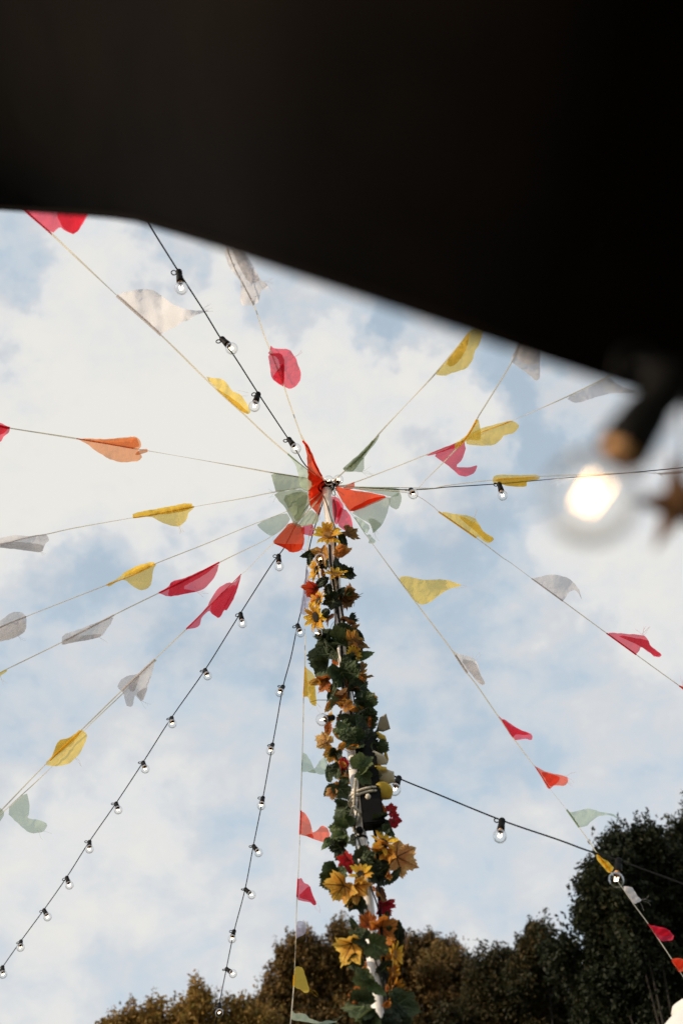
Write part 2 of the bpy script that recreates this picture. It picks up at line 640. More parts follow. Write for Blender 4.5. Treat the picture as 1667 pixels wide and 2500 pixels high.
# ------------------------------------------------------------------ trees beyond the field
F_AUTUMN = foliage_mat('golden_foliage', [(0.06, 0.040, 0.011), (0.17, 0.105, 0.024), (0.36, 0.20, 0.05), (0.22, 0.20, 0.05)])
F_BROWN = foliage_mat('brown_foliage', [(0.024, 0.020, 0.009), (0.075, 0.055, 0.018), (0.25, 0.14, 0.045), (0.14, 0.13, 0.04)])
F_OLIVE = foliage_mat('olive_foliage', [(0.011, 0.014, 0.007), (0.026, 0.028, 0.011), (0.055, 0.044, 0.016), (0.10, 0.062, 0.022)])
F_DARK = foliage_mat('dark_foliage', [(0.007, 0.010, 0.005), (0.013, 0.018, 0.008), (0.022, 0.028, 0.012), (0.055, 0.044, 0.018)])


def leaf_cloud(centres, radii, counts, size, nrng):
    """numpy: folded leaf faces scattered in soft clumps"""
    P0 = []
    for c, r, n in zip(centres, radii, counts):
        q = nrng.normal(size=(n, 3))
        q /= np.linalg.norm(q, axis=1)[:, None]
        q *= (nrng.random(n) ** 0.45)[:, None] * r
        P0.append(c + q)
    p = np.concatenate(P0)
    n = len(p)
    d = nrng.normal(size=(n, 3))
    d[:, 2] -= 0.3
    d /= np.linalg.norm(d, axis=1)[:, None]
    s = np.cross(d, nrng.normal(size=(n, 3)))
    s /= np.linalg.norm(s, axis=1)[:, None]
    nn = np.cross(d, s)
    L_ = (size * (0.6 + 0.8 * nrng.random(n)))[:, None]
    a = p
    b = p + d * L_ * 0.5 + s * L_ * 0.27 + nn * L_ * 0.08
    c = p + d * L_
    e = p + d * L_ * 0.5 - s * L_ * 0.27 + nn * L_ * 0.08
    V = np.stack([a, b, c, e], axis=1).reshape(-1, 3)
    return V, n


def quad_mesh(name, V, n, mat):
    me = bpy.data.meshes.new(name)
    me.vertices.add(len(V))
    me.vertices.foreach_set('co', V.astype(np.float32).ravel())
    me.loops.add(n * 4)
    me.loops.foreach_set('vertex_index', np.arange(n * 4, dtype=np.int32))
    me.polygons.add(n)
    me.polygons.foreach_set('loop_start', np.arange(0, n * 4, 4, dtype=np.int32))
    me.polygons.foreach_set('loop_total', np.full(n, 4, dtype=np.int32))
    me.materials.append(mat)
    me.update()
    me.validate()
    return me


def tree(label, mat, z, lobes, sprigs, seed, leaf=0.055, dens=1.0, trunk_px=None):
    """lobes: (x, y, r) in photograph pixels at depth z: the crown's visible bulges; a fuller crown is added below"""
    nr = np.random.default_rng(seed)
    centres, radii, counts = [], [], []
    W = []
    for (x, y, r, *dz) in lobes:
        zz = z + (dz[0] if dz else 0.0)
        W.append((np.array(P(x, y, zz)), 0.93 * r * zz / FP))
    # filler lobes down to the lower crown
    top = max(w[0][2] + w[1] for w in W)
    cx = np.mean([w[0][0] for w in W])
    cy = np.mean([w[0][1] for w in W])
    for c, r in list(W):
        low = c.copy()
        while low[2] > 3.6:
            low = low + np.array([(cx - low[0]) * 0.12 + nr.normal() * 0.25, (cy - low[1]) * 0.1 + 0.25 + nr.normal() * 0.25, -r * 1.05])
            W.append((low.copy(), r * (1.05 + 0.2 * nr.random())))
    anchors = []
    lay = []
    for c, r in W:
        k = max(14, int(85 * r))
        for _ in range(k):
            q = nr.normal(size=3)
            q[2] = q[2] * 0.8 + 0.35
            q /= np.linalg.norm(q)
            # a leafy spray: clumps strung along a shoot that leaves the lobe
            a0, a1 = 0.40 + 0.3 * nr.random(), 0.75 + 0.75 * nr.random() ** 1.7
            up_ = np.array([0, 0, 0.25 * nr.random()])
            fat = 0.05 + 0.075 * nr.random()
            for j in range(5):
                t = a0 + (a1 - a0) * j / 4
                centres.append(c + (q * t + up_ * (t - a0)) * r + nr.normal(size=3) * 0.03)
                radii.append(fat * (1.3 - 0.2 * j))
                counts.append(int(dens * (4 + 270 * fat * (1.15 - 0.24 * j) * max(0.25, 1.5 - t))))
            if nr.random() < 0.12 and q[1] > 0.2:
                anchors.append(c + q * r * 0.8)
        for _ in range(int(k * 0.55)):
            centres.append(c + nr.normal(size=3) * r * 0.40)
            radii.append(0.2)
            counts.append(int(dens * 75))
    twigs = []
    for (x, y, r, *dz) in lobes:            # young shoots standing out of the crown
        zz = z + (dz[0] if dz else 0.0)
        c, rw = np.array(P(x, y, zz)), r * zz / FP
        for _ in range(11):
            q = nr.normal(size=3)
            q[2] = abs(q[2]) + 0.5
            q /= np.linalg.norm(q)
            b_ = c + q * rw * 0.9
            t_ = b_ + (q * 0.4 + np.array([0, 0, 0.7])) * (0.08 + 0.24 * nr.random())
            twigs.append((b_, t_))
            for k in range(7):
                s = (k + 0.5) / 7
                centres.append(b_ + (t_ - b_) * s + nr.normal(size=3) * 0.02)
                radii.append(0.03 + 0.075 * (1 - s))
                counts.append(int(3 + 13 * (1 - s)))
    for (x, y, hpx) in sprigs:
        base = np.array(P(x, y + hpx, z))
        tip = np.array(P(x + nr.normal() * 8, y, z))
        twigs.append((base, tip))
        for k in range(9):
            s = (k + 0.5) / 9
            centres.append(base + (tip - base) * s + nr.normal(size=3) * 0.03)
            radii.append(0.035 + 0.09 * (1 - s))
            counts.append(int(5 + 22 * (1 - s)))
    V, n = leaf_cloud(centres, radii, counts, leaf, nr)
    gx, gy = cx, cy + 0.4
    root = thing('tree', label, 'tree', (gx, gy, 0), 'trees behind the field')
    crown = link('crown', quad_mesh('crown', V, n, mat), root)
    # trunk and limbs
    hub = Vector((cx, cy + 0.3, max(2.4, top * 0.42)))
    tr = [Vector((gx, gy, -0.1)), Vector((gx + 0.05, gy - 0.03, hub.z * 0.5)), hub, Vector((cx + nr.normal() * 0.2, cy + 0.2, top - 0.9))]
    tr = catmull([tuple(v) for v in tr], 0.3)
    link('trunk', mesh_only('trunk', *tube_data(tr, lambda s: 0.17 * (1 - s) + 0.02, 8), M['bark']), root)
    parts = []
    for a in anchors[:26]:
        s = nr.random() * 0.5 + 0.4
        b = Vector(tr[int(s * (len(tr) - 1))])
        a = Vector(a)
        mid = b.lerp(a, 0.5) + Vector((0, 0, 0.15))
        parts.append(tube_data(catmull([tuple(b), tuple(mid), tuple(a)], 0.3), lambda q: 0.022 * (1 - q) + 0.004, 5, False))
    for b, t in twigs:
        parts.append(tube_data([b - (t - b) * 0.4, b, t], lambda q: 0.005 * (1 - q) + 0.0015, 4, False))
    link('limbs', mesh_only('limbs', *join(*parts), M['bark']), root)
    return root


k_ = 1.0631


def dl(lst, dx=0, dy=28):
    return [((a + dx) * k_, (b + dy) * k_, c * k_, *rest) for a, b, c, *rest in lst]


tree('low golden tree left of the cord of hanging lamps', F_AUTUMN, 13.0, dl([
    (300, 2350, 38), (345, 2335, 34), (395, 2345, 42), (440, 2320, 40), (458, 2280, 20), (500, 2340, 42), (560, 2330, 38), (600, 2345, 40), (250, 2370, 36), (470, 2390, 70), (360, 2400, 60), (570, 2400, 60)]),
    dl([(298, 2270, 60), (330, 2295, 40), (272, 2300, 50), (460, 2248, 30), (470, 2255, 25), (540, 2280, 30), (585, 2285, 30), (225, 2335, 20), (395, 2295, 25)]), 11, 0.05)
tree('brown and olive tree behind the pole on its lamp cord side', F_BROWN, 15.0, dl([
    (660, 2190, 32), (700, 2160, 34), (745, 2190, 46), (790, 2150, 42), (640, 2250, 42), (690, 2240, 60), (760, 2260, 66), (625, 2310, 42), (700, 2330, 80), (800, 2230, 60), (840, 2190, 55), (800, 2330, 80)]),
    dl([(695, 2118, 30), (790, 2098, 30), (805, 2100, 30), (770, 2120, 25), (650, 2150, 25), (735, 2135, 25), (830, 2110, 40), (612, 2240, 25)]), 12, 0.055, 0.8)
tree('coppery tree with tall sprigs behind the garlanded pole', F_BROWN, 16.0, dl([
    (930, 2170, 42), (975, 2160, 40), (1020, 2165, 38), (1055, 2200, 34), (950, 2240, 66), (1030, 2260, 66), (960, 2330, 80), (1060, 2320, 70), (890, 2180, 50), (890, 2300, 70)], 0, 40),
    dl([(935, 2108, 40), (960, 2112, 40), (1000, 2098, 40), (1040, 2120, 40), (985, 2110, 30), (1065, 2150, 30), (915, 2115, 30)], 0, 40), 13, 0.055, 0.8)
tree('dark olive tree with a pointed top beside the big evergreen', F_OLIVE, 14.0, dl([
    (1100, 2230, 34), (1140, 2210, 40), (1185, 2200, 38), (1238, 2125, 22), (1232, 2165, 30), (1225, 2200, 46), (1280, 2190, 36), (1300, 2225, 40), (1130, 2280, 66), (1220, 2280, 80), (1300, 2310, 70), (1110, 2350, 70), (1200, 2360, 80)]),
    dl([(1235, 2098, 50), (1255, 2110, 40), (1215, 2120, 35), (1150, 2150, 45), (1170, 2160, 35), (1120, 2180, 30), (1290, 2145, 30)]), 14, 0.05)
tree('large dense dark green tree rising past the bunting', F_DARK, 11.5, dl([
    (1400, 1930, 46), (1455, 1920, 46), (1440, 1990, 70), (1370, 1990, 46), (1365, 2060, 44), (1440, 2080, 90), (1375, 2130, 50), (1500, 1970, 50), (1510, 2060, 90), (1350, 2190, 40), (1420, 2180, 90),
    (1500, 2180, 100), (1390, 2280, 85), (1480, 2290, 100), (1560, 2150, 90), (1340, 2260, 40), (1350, 2340, 60), (1420, 2380, 90)], 34, 40),
    dl([(1345, 1905, 40), (1400, 1868, 40), (1425, 1872, 30), (1460, 1862, 40), (1500, 1905, 35), (1515, 1900, 40), (1325, 1965, 25), (1375, 1890, 30)], 34, 40), 15, 0.055, 1.25)
tree('tall dark tree with thin leader shoots at the edge of the wood', F_DARK, 12.5, dl([
    (1548, 1950, 34), (1590, 1920, 40), (1560, 2020, 50), (1620, 2000, 80), (1570, 2100, 80), (1640, 2120, 110), (1600, 2230, 110), (1560, 2300, 90)]),
    dl([(1530, 1838, 90), (1560, 1790, 120), (1545, 1890, 40), (1580, 1850, 50), (1568, 1870, 50)]), 16, 0.055, 1.2)

# ------------------------------------------------------------------ white marquee peak
mq = P(1708, 2463, 8.6)
mroot = thing('marquee', 'white canvas marquee with a rounded cap on its peak, in front of dark trees', 'marquee', (mq.x, mq.y, 0))
tm_ = Matrix.Translation((mq.x, mq.y, 0))
mz = mq.z
prof = [(0.0, 0.165), (0.1, 0.16), (0.18, 0.145), (0.23, 0.12), (0.25, 0.08), (0.245, 0.05)]
link('peak_cap', mesh_only('peak_cap', *lathe_data([(r, z + mz - 0.08) for r, z in prof], 24), M['canvas_white']), mroot, tm_)
prof = [(0.24, mz - 0.025), (0.28, mz - 0.05), (0.42, mz - 0.16), (0.65, mz - 0.36), (1.0, mz - 0.78), (1.4, mz - 1.08), (1.75, mz - 1.3), (1.76, mz - 1.55)]
cV, cF = lathe_data(prof, 32)
cV = [Vector((v.x * (1 + 0.02 * math.cos(8 * math.atan2(v.y, v.x))), v.y * (1 + 0.02 * math.cos(8 * math.atan2(v.y, v.x))), v.z)) for v in cV]
link('canopy', mesh_only('canopy', cV, cF, M['canvas_white']), mroot, tm_)
for sx in (-1, 1):
    for sy in (-1, 1):
        link('leg', mesh_only('leg', *tube_data([(sx * 1.2, sy * 1.2, 0), (sx * 1.2, sy * 1.2, mz - 1.3)], 0.03, 8), M['alu']), mroot, tm_)

# ------------------------------------------------------------------ dark canopy over the camera
rim_px = [(-700, 440, 1.95), (-350, 490, 1.85), (0, 514, 1.65), (200, 528, 1.42), (330, 543, 1.22), (430, 574, 1.05), (560, 617, 0.86), (700, 667, 0.74), (900, 736, 0.66),
          (1100, 806, 0.61), (1300, 876, 0.585), (1500, 942, 0.575), (1700, 1000, 0.57), (1950, 1066, 0.565), (2300, 1156, 0.56)]
rim = [P(float(a), float(b), float(c)) for a, b, c in catmull(rim_px, 60)]
croot = thing('canopy', 'dark canvas canopy overhead with a curved hem, its underside in shadow', 'canopy', (0.9, -1.9, 0))
V, F = [], []
rows = 12
for i, p in enumerate(rim):
    for k in range(rows + 1):
        s = k / rows
        q = p + Vector((0.15 * s, -2.6 * s, 0.10 * math.sin(s * math.pi) + 0.05 * s))
        q.z += 0.025 * math.sin(i * 0.55 + 4 * s) * s
        V.append(q)
for i in range(len(rim) - 1):
    for k in range(rows):
        a = i * (rows + 1) + k
        F.append((a, a + 1, a + rows + 2, a + rows + 1))
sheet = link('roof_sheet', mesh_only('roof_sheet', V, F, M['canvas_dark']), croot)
md = sheet.modifiers.new('thick', 'SOLIDIFY')
md.thickness = 0.004
md.offset = 1
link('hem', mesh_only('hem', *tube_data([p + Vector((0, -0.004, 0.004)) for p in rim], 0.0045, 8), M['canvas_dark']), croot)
# two rafters carry the sheet
for (xa, ya, za, xb, yb, zb) in ((1395, 285, 0.62, 1720, -60, 0.80), (1010, -40, 0.85, 700, -900, 1.3)):
    a, b = P(xa, ya, za), P(xb, yb, zb)
    d = (b - a).normalized()
    e = d.cross(Vector((0, 0, 1))).normalized()
    n_ = e.cross(d)
    V = [a + e * sx * 0.02 + n_ * sz * 0.03 + d * t for t in (-0.0, (b - a).length + 0.4) for sx, sz in ((-1, -1), (1, -1), (1, 1), (-1, 1))]
    F = [(0, 1, 2, 3), (7, 6, 5, 4), (0, 4, 5, 1), (1, 5, 6, 2), (2, 6, 7, 3), (3, 7, 4, 0)]
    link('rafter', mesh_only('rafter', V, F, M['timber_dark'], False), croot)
for (x, y) in ((-2.2, -1.75), (1.9, -2.1)):
    link('post', mesh_only('post', *tube_data([(x, y, 0), (x, y, 2.5 if x > 0 else 3.1)], 0.035, 8), M['timber_dark']), croot)

# ------------------------------------------------------------------ the pole
TOPZ = 4.6
T = P(795, 1176, TOPZ)
PX, PY = T.x, T.y


def pole_pt(ypx):
    """point of the pole's axis seen at photograph row ypx, and its depth"""
    lo, hi = 0.0, T.z
    for _ in range(40):
        mid = (lo + hi) / 2
        v = Vector((PX, PY, mid)) - CAM
        yy = 1250 - FP * v.dot(up) / max(1e-6, v.dot(fwd))
        if v.dot(fwd) <= 0.05 or yy > ypx:
            lo = mid
        else:
            hi = mid
    q = Vector((PX, PY, (lo + hi) / 2))
    v = q - CAM
    return q, v.dot(fwd), 833.5 + FP * v.dot(right) / v.dot(fwd)


pole = thing('pole', 'tall galvanised metal pole wound with autumn leaves and flowers', 'pole', (PX, PY, 0))
link('tube', mesh_only('tube', *tube_data([(PX, PY, 0), (PX, PY, 1.2), (PX, PY, T.z - 0.03)], 0.0205, 20), M['alu']), pole)
link('end_cap', mesh_only('end_cap', *lathe_data([(0.0, 0.012), (0.018, 0.010), (0.0225, 0.0), (0.0225, -0.035)], 20), M['black_plastic']), pole, Matrix.Translation((PX, PY, T.z - 0.02)))
# clamp with a round knob, as the photograph shows below the black box
q, z, _x = pole_pt(2048)
link('clamp_band', mesh_only('clamp_band', *lathe_data([(0.0215, 0.004), (0.0225, 0.004), (0.0225, -0.004), (0.0215, -0.004)], 20), M['black_plastic']), pole, Matrix.Translation(q))
kd = (CAM + Vector((-0.25, 0, 0)) - q)
kd.z = 0
kd.normalize()
kq = q + kd * 0.022 + Vector((0, 0, 0.016))
link('clamp_knob', mesh_only('clamp_knob', *lathe_data([(0.0, 0.018), (0.008, 0.018), (0.0115, 0.014), (0.0115, 0.0), (0.006, 0.0), (0.006, -0.01)], 14), M['black_plastic']), pole,
     Matrix.Translation(kq) @ kd.to_track_quat('Z', 'Y').to_matrix().to_4x4())
# eye ring at the top where all the cords meet
rv = []
for k in range(21):
    a = 2 * math.pi * k / 20
    rv.append((PX + 0.036 * math.cos(a), PY + 0.036 * math.sin(a), T.z - 0.035))
link('cord_ring', mesh_only('cord_ring', *tube_data(rv, 0.004, 6), M['black_plastic']), pole)


# ------------------------------------------------------------------ bunting
def Zm(x0, y0, s):
    return lambda pts: [(x0 + a / s, y0 + b / s) for a, b in pts]


z1, z2 = Zm(0, 480, 2.8), Zm(500, 580, 2.8)
z3 = Zm(1000, 760, 1568 / 667)
z4 = Zm(600, 1060, 1568 / 460)
z5, z6 = Zm(0, 1000, 1568 / 600), Zm(0, 1500, 1568 / 600)
z8, zR = Zm(1100, 1300, 1568 / 567), Zm(1100, 1850, 1568 / 567)
zC, zC1 = Zm(560, 1900, 3.92), Zm(560, 1480, 4.525)
zb = Zm(1250, 900, 1568 / 417)
zd = Zm(0, 0, 1 / k_)


def path_depth(path, d0, d1):
    """give every vertex of a pixel path a depth; 1/z is linear along a straight cord"""
    ln = [0]
    for a, b in zip(path, path[1:]):
        ln.append(ln[-1] + math.dist(a, b))
    return [(p[0], p[1], 1 / ((1 / d0) * (1 - l / ln[-1]) + (1 / d1) * (l / ln[-1]))) for p, l in zip(path, ln)]


def chaikin(poly, r=0.22):
    out = []
    n = len(poly)
    for i in range(n):
        a, b = poly[i], poly[(i + 1) % n]
        out.append((a[0] * (1 - r) + b[0] * r, a[1] * (1 - r) + b[1] * r))
        out.append((a[0] * r + b[0] * (1 - r), a[1] * r + b[1] * (1 - r)))
    return out


def inside(pt, poly):
    x, y = pt
    c = False
    n = len(poly)
    j = n - 1
    for i in range(n):
        if (poly[i][1] > y) != (poly[j][1] > y) and x < (poly[j][0] - poly[i][0]) * (y - poly[i][1]) / (poly[j][1] - poly[i][1]) + poly[i][0]:
            c = not c
        j = i
    return c


def cloth_patch(panels, depth_of, fr, amp=0.03, fray=1.2, smooth_it=1, dome=0.0):
    """panels: outlines in photograph pixels. Each becomes a rippled sheet hanging at its cord's distance"""
    V, F = [], []
    th = fr.uniform(0, math.pi)
    lam = fr.uniform(130, 220)
    ph = fr.uniform(0, 6.28)
    sl = fr.uniform(-0.5, 0.5)
    for pi, poly in enumerate(panels):
        pl = poly
        for _ in range(smooth_it):
            pl = chaikin(pl, 0.2)
        # resample the outline and fray it a little
        o = []
        for i in range(len(pl)):
            a, b = pl[i], pl[(i + 1) % len(pl)]
            n = max(1, int(math.dist(a, b) / 7))
            for k in range(n):
                s = k / n
                o.append((a[0] + (b[0] - a[0]) * s + fr.gauss(0, 0.35) * fray, a[1] + (b[1] - a[1]) * s + fr.gauss(0, 0.35) * fray))
        xs, ys = [p[0] for p in o], [p[1] for p in o]
        pts = [Vector(p) for p in o]
        nb = len(pts)
        step = max(6.0, min(13.0, math.sqrt((max(xs) - min(xs)) * (max(ys) - min(ys))) / 9))
        yy = min(ys) + step * 0.6
        row = 0
        while yy < max(ys):
            xx = min(xs) + (0.5 * step if row % 2 else 0.0)
            while xx < max(xs):
                if inside((xx, yy), o) and min((xx - q[0]) ** 2 + (yy - q[1]) ** 2 for q in o) > (0.55 * step) ** 2:
                    pts.append(Vector((xx, yy)))
                xx += step
            yy += step * 0.87
            row += 1
        vo, _e, fo, *_ = delaunay_2d_cdt(pts, [], [list(range(nb))], 1, 1e-4)
        base = len(V)
        cx, cy = sum(xs) / nb, sum(ys) / nb
        rr = max(max(xs) - min(xs), max(ys) - min(ys)) / 2
        for v in vo:
            zc, h = depth_of(v.x, v.y)
            m = zc / FP
            hh = min(h / 70.0, 1.4)
            w = math.sin(2 * math.pi * (v.x * math.cos(th) + v.y * math.sin(th)) / lam + ph + pi)
            w2 = math.sin(2 * math.pi * (v.x * math.sin(th) - v.y * math.cos(th)) / (lam * 0.55) + 2 * ph)
            off = amp * hh * (w + 0.35 * w2) + sl * h * m * 0.8 - 0.014 * pi * min(1, h / 12)
            if dome:
                off -= dome * max(0.0, 1 - ((v.x - cx) ** 2 + (v.y - cy) ** 2) / (rr * rr))
            V.append(P(v.x, v.y, zc + off))
        F += [tuple(base + i for i in f) for f in fo]
    return V, F


def frayed_threads(poly, depth_of, fr, n):
    """loose threads at the free corner furthest from the cord"""
    far = max(poly, key=lambda p: depth_of(*p)[1])
    gx, gy = sum(p[0] for p in poly) / len(poly), sum(p[1] for p in poly) / len(poly)
    out_a = math.atan2(far[1] - gy, far[0] - gx)
    parts = []
    for _ in range(n):
        x, y = far[0] + (gx - far[0]) * 0.22 + fr.gauss(0, 3), far[1] + (gy - far[1]) * 0.22 + fr.gauss(0, 3)
        a = out_a + fr.uniform(-0.6, 0.6)
        pts = []
        for s in range(6):
            zc, h = depth_of(x, y)
            pts.append(P(x, y, zc))
            a += fr.uniform(-0.4, 0.4)
            x += 5.5 * math.cos(a)
            y += 5.5 * math.sin(a)
        parts.append(tube_data(pts, 0.0004, 3, False))
    return join(*parts)


CNAME = {'R': 'crimson', 'C': 'coral red', 'O': 'orange', 'Y': 'yellow', 'W': 'greyish white', 'M': 'mint green', 'V': 'mauve', 'F': 'flame orange', 'G': 'olive green'}


def ribbon(pts, width, fr):
    V, F = [], []
    ph, k1 = fr.uniform(0, 6.28), fr.uniform(1.5, 3.5)
    n = len(pts)
    length = 0
    for i, p in enumerate(pts):
        if i:
            length += (p - pts[i - 1]).length
        t = (pts[min(i + 1, n - 1)] - pts[max(i - 1, 0)]).normalized()
        a = t.cross(CAM - p).normalized()
        b = t.cross(a)
        an = 0.9 * math.sin(ph + k1 * length) + 0.6 * math.sin(2.3 * k1 * length + 1)
        s = a * math.cos(an) + b * math.sin(an)
        q = t.cross(s) * 0.0005
        s = s * width / 2
        V += [p - s - q, p + s - q, p + s + q, p - s + q]
    for i in range(n - 1):
        for k in range(4):
            k2 = (k + 1) % 4
            F.append((i * 4 + k, i * 4 + k2, i * 4 + 4 + k2, i * 4 + 4 + k))
    return V, F


def bunting(label, path, d0, d1, flags, width=0.0075, extra_tapes=(), extend=1.6, seed=1):
    width *= 0.85
    """path runs from the pole outwards; flags: (colour, [panels in photograph pixels])"""
    fr = random.Random(seed)
    pd = path_depth(path, d0, d1)
    sm = [tuple(map(float, p)) for p in catmull(pd, 14)]
    pts = [P(*p) for p in sm]
    if extend:
        pts.append(pts[-1] + (pts[-1] - pts[-4]).normalized() * extend)

    def depth_of(x, y):
        b = min(sm, key=lambda s: (s[0] - x) ** 2 + (s[1] - y) ** 2)
        return b[2], math.hypot(b[0] - x, b[1] - y)

    root = thing('bunting_string', label, 'bunting', pts[0], 'bunting strings fanned out from the pole')
    # the cord's end is tied on to the pole's ring
    pts.insert(0, Vector((PX, PY, T.z - 0.035)) + (pts[0] - Vector((PX, PY, T.z - 0.035))).normalized() * 0.03)
    link('tape', mesh_only('tape', *ribbon(pts, width, fr), M['tape'], False), root)
    ring_ = Vector((PX, PY, T.z - 0.035))
    out_ = (pts[1] - ring_).normalized()
    kp = ring_ + out_ * 0.037
    kn_ = lathe_data([(0.0, 0.008), (0.005, 0.007), (0.0075, 0.001), (0.006, -0.006), (0.0, -0.008)], 8)
    tl = [Vector((0, 0, 0))]
    dr_ = Vector((fr.gauss(0, 1), fr.gauss(0, 1), -1.2)).normalized()
    for _ in range(6):
        dr_ = (dr_ + Vector((fr.gauss(0, .3), fr.gauss(0, .3), -0.15))).normalized()
        tl.append(tl[-1] + dr_ * fr.uniform(0.008, 0.02))
    link('knot', mesh_only('knot', *join(kn_, tube_data(tl, 0.0016, 4)), M['rope']), root, Matrix.Translation(kp))
    for et in extra_tapes:
        ep = [P(a, b, depth_of(a, b)[0] + 0.02) for a, b in (tuple(map(float, q)) for q in catmull(et, 14))]
        link('tape', mesh_only('tape', *ribbon(ep, width * 0.8, fr), M['tape'], False), root)
    for (c, panels) in flags:
        V, F = cloth_patch(panels, depth_of, fr)
        # sleeve: the cloth is folded over the tape along its hoist
        run = [q for q in sm if inside((q[0], q[1]), panels[0]) or min((q[0] - a) ** 2 + (q[1] - b) ** 2 for a, b in panels[0]) < 9]
        if 3 <= len(run) < 40:
            V, F = join((V, F), ribbon([P(q[0], q[1], q[2] - 0.003) for q in run], width * 1.7, fr))
        if fr.random() < 0.75:
            V, F = join((V, F), frayed_threads(panels[0], depth_of, fr, fr.randint(2, 5)))
        o = link('flag', mesh_only('flag', V, F, M[c]), root)
        o['label'] = CNAME[c] + ' gauze flag'
    return root


C4 = z4([(690, 425)])
bunting('bunting string with crimson, grey and yellow flags beside the lamp cord climbing to the canopy',
        C4 + z4([(520, 300), (350, 165), (160, 0)]) + z2([(270, 1210), (130, 1085), (0, 960)]) + z1([(1100, 945), (800, 675), (440, 335), (355, 255), (195, 115), (60, -10)]), 4.6, 3.0, [
            ('M', [z4([(350, 165), (400, 205), (520, 300), (560, 420), (520, 475), (450, 440), (440, 350), (420, 260)])]),
            ('Y', [z2([(0, 950), (50, 958), (120, 965), (155, 1000), (185, 1045), (235, 1068), (260, 1090), (290, 1140), (315, 1190), (300, 1207), (250, 1190), (130, 1080)]),
                   z2([(60, 1020), (130, 1060), (230, 1130), (300, 1195), (300, 1207), (250, 1190), (130, 1085)])]),
            ('W', [z1([(800, 675), (850, 655), (940, 635), (1040, 632), (1090, 665), (1150, 715), (1220, 755), (1320, 780), (1440, 780), (1380, 797), (1330, 815), (1290, 845), (1235, 860), (1210, 885), (1160, 905), (1100, 945), (950, 810)])]),
            ('R', [z1([(195, 115), (130, 50), (300, 20), (600, 110), (580, 150), (520, 262), (440, 232), (415, 205), (355, 255)]), z1([(385, 120), (420, 40), (610, 120), (590, 150), (520, 262), (440, 232)])]),
        ], seed=21)
bunting('bunting string with a hanging folded crimson flag and a long upright coral flag',
        C4 + z4([(600, 300), (490, 60), (460, 0)]) + z2([(670, 1390), (565, 1090), (540, 1010), (455, 790), (405, 665), (335, 460), (210, 220), (130, 20)]), 4.6, 3.1, [
            ('F', [z4([(480, 55), (525, 95), (560, 180), (600, 280), (640, 350), (655, 430), (650, 500), (625, 570), (615, 690), (560, 620), (530, 600), (520, 450), (515, 280), (505, 150)]),
                   z4([(515, 300), (560, 330), (640, 380), (655, 430), (650, 500), (625, 570), (560, 600), (528, 590), (520, 450)])]),
            ('R', [z2([(430, 795), (445, 770), (450, 735), (475, 760), (580, 760), (620, 820), (640, 880), (658, 920), (655, 970), (620, 1020), (585, 1035), (540, 1020), (520, 900), (500, 820)]),
                   z2([(430, 795), (520, 785), (548, 850), (540, 1020), (520, 1010), (455, 965), (445, 880)]), z2([(545, 850), (540, 1020), (455, 965), (500, 900)])]),
            ('W', [z2([(130, 75), (250, 60), (300, 180), (380, 290), (420, 310), (435, 350), (385, 350), (370, 440), (330, 465), (240, 460), (250, 300), (215, 265), (160, 190)]),
                   z2([(180, 60), (270, 95), (320, 180), (390, 290), (300, 320), (210, 150)])]),
        ], width=0.006, seed=22)
bunting('bunting string with a rolled green flag and a torn yellow flag under the canopy hem',
        C4 + z4([(820, 310), (990, 150), (1105, 0)]) + z3([(0, 515), (140, 365), (225, 262), (340, 115), (420, 10)]), 4.6, 3.4, [
            ('M', [z4([(805, 285), (830, 270), (890, 305), (985, 165), (985, 318), (890, 312), (835, 318)])]),
            ('G', [z4([(800, 292), (840, 255), (985, 125), (1060, 40), (1115, -5), (1095, 50), (1005, 165), (895, 312), (860, 310)]), z4([(830, 275), (985, 135), (1065, 42), (1095, 30), (1000, 150), (885, 305)])]),
            ('Y', [z3([(140, 360), (225, 270), (290, 180), (345, 110), (420, 90), (405, 180), (370, 235), (360, 280), (325, 330), (270, 345), (190, 372)]),
                   z3([(200, 300), (290, 190), (345, 120), (330, 200), (290, 280), (240, 320)])]),
        ], seed=23)
bunting('bunting string with a hooked crimson flag, a wide yellow flag and a grey flag',
        C4 + z4([(830, 425), (1200, 290), (1490, 175)]) + z3([(255, 765), (420, 690), (580, 630), (890, 495), (1140, 375), (1300, 305)]), 4.6, 3.7, [
            ('C', [z4([(800, 445), (890, 400), (903, 395), (905, 450), (850, 470)])]),
            ('R', [z3([(130, 825), (250, 770), (315, 735), (320, 800), (300, 850), (265, 890), (280, 895), (340, 895), (390, 880), (375, 925), (330, 948), (285, 945), (250, 910), (190, 865)]),
                   z3([(90, 825), (260, 755), (300, 745), (300, 770), (110, 832)])]),
            ('Y', [z3([(320, 745), (345, 700), (400, 675), (460, 655), (580, 625), (610, 640), (630, 660), (600, 700), (540, 710), (520, 740), (480, 770), (400, 770), (325, 765)])]),
            ('W', [z3([(895, 495), (1010, 445), (1140, 375), (1180, 415), (1230, 440), (1320, 465), (1250, 470), (1150, 470), (1060, 495), (990, 520), (940, 527)])]),
        ], width=0.006, seed=24)
bunting('bunting string with a small yellow flag and a grey flag half hidden by the canopy',
        C4 + z4([(1000, 455), (1280, 470), (1410, 465), (1500, 375)]) + z3([(200, 860), (330, 715), (395, 600), (420, 560), (580, 300), (625, 190), (690, 60)]), 4.6, 3.6, [
            ('Y', [z3([(255, 760), (325, 715), (360, 660), (390, 610), (405, 665), (410, 745), (330, 735), (262, 800)])]),
            ('W', [z3([(575, 285), (620, 190), (660, 110), (750, 150), (745, 300), (748, 385), (720, 400), (690, 370), (620, 320)]), z3([(600, 240), (640, 160), (750, 180), (745, 300), (690, 310), (640, 290)])]),
        ], width=0.006, seed=25)
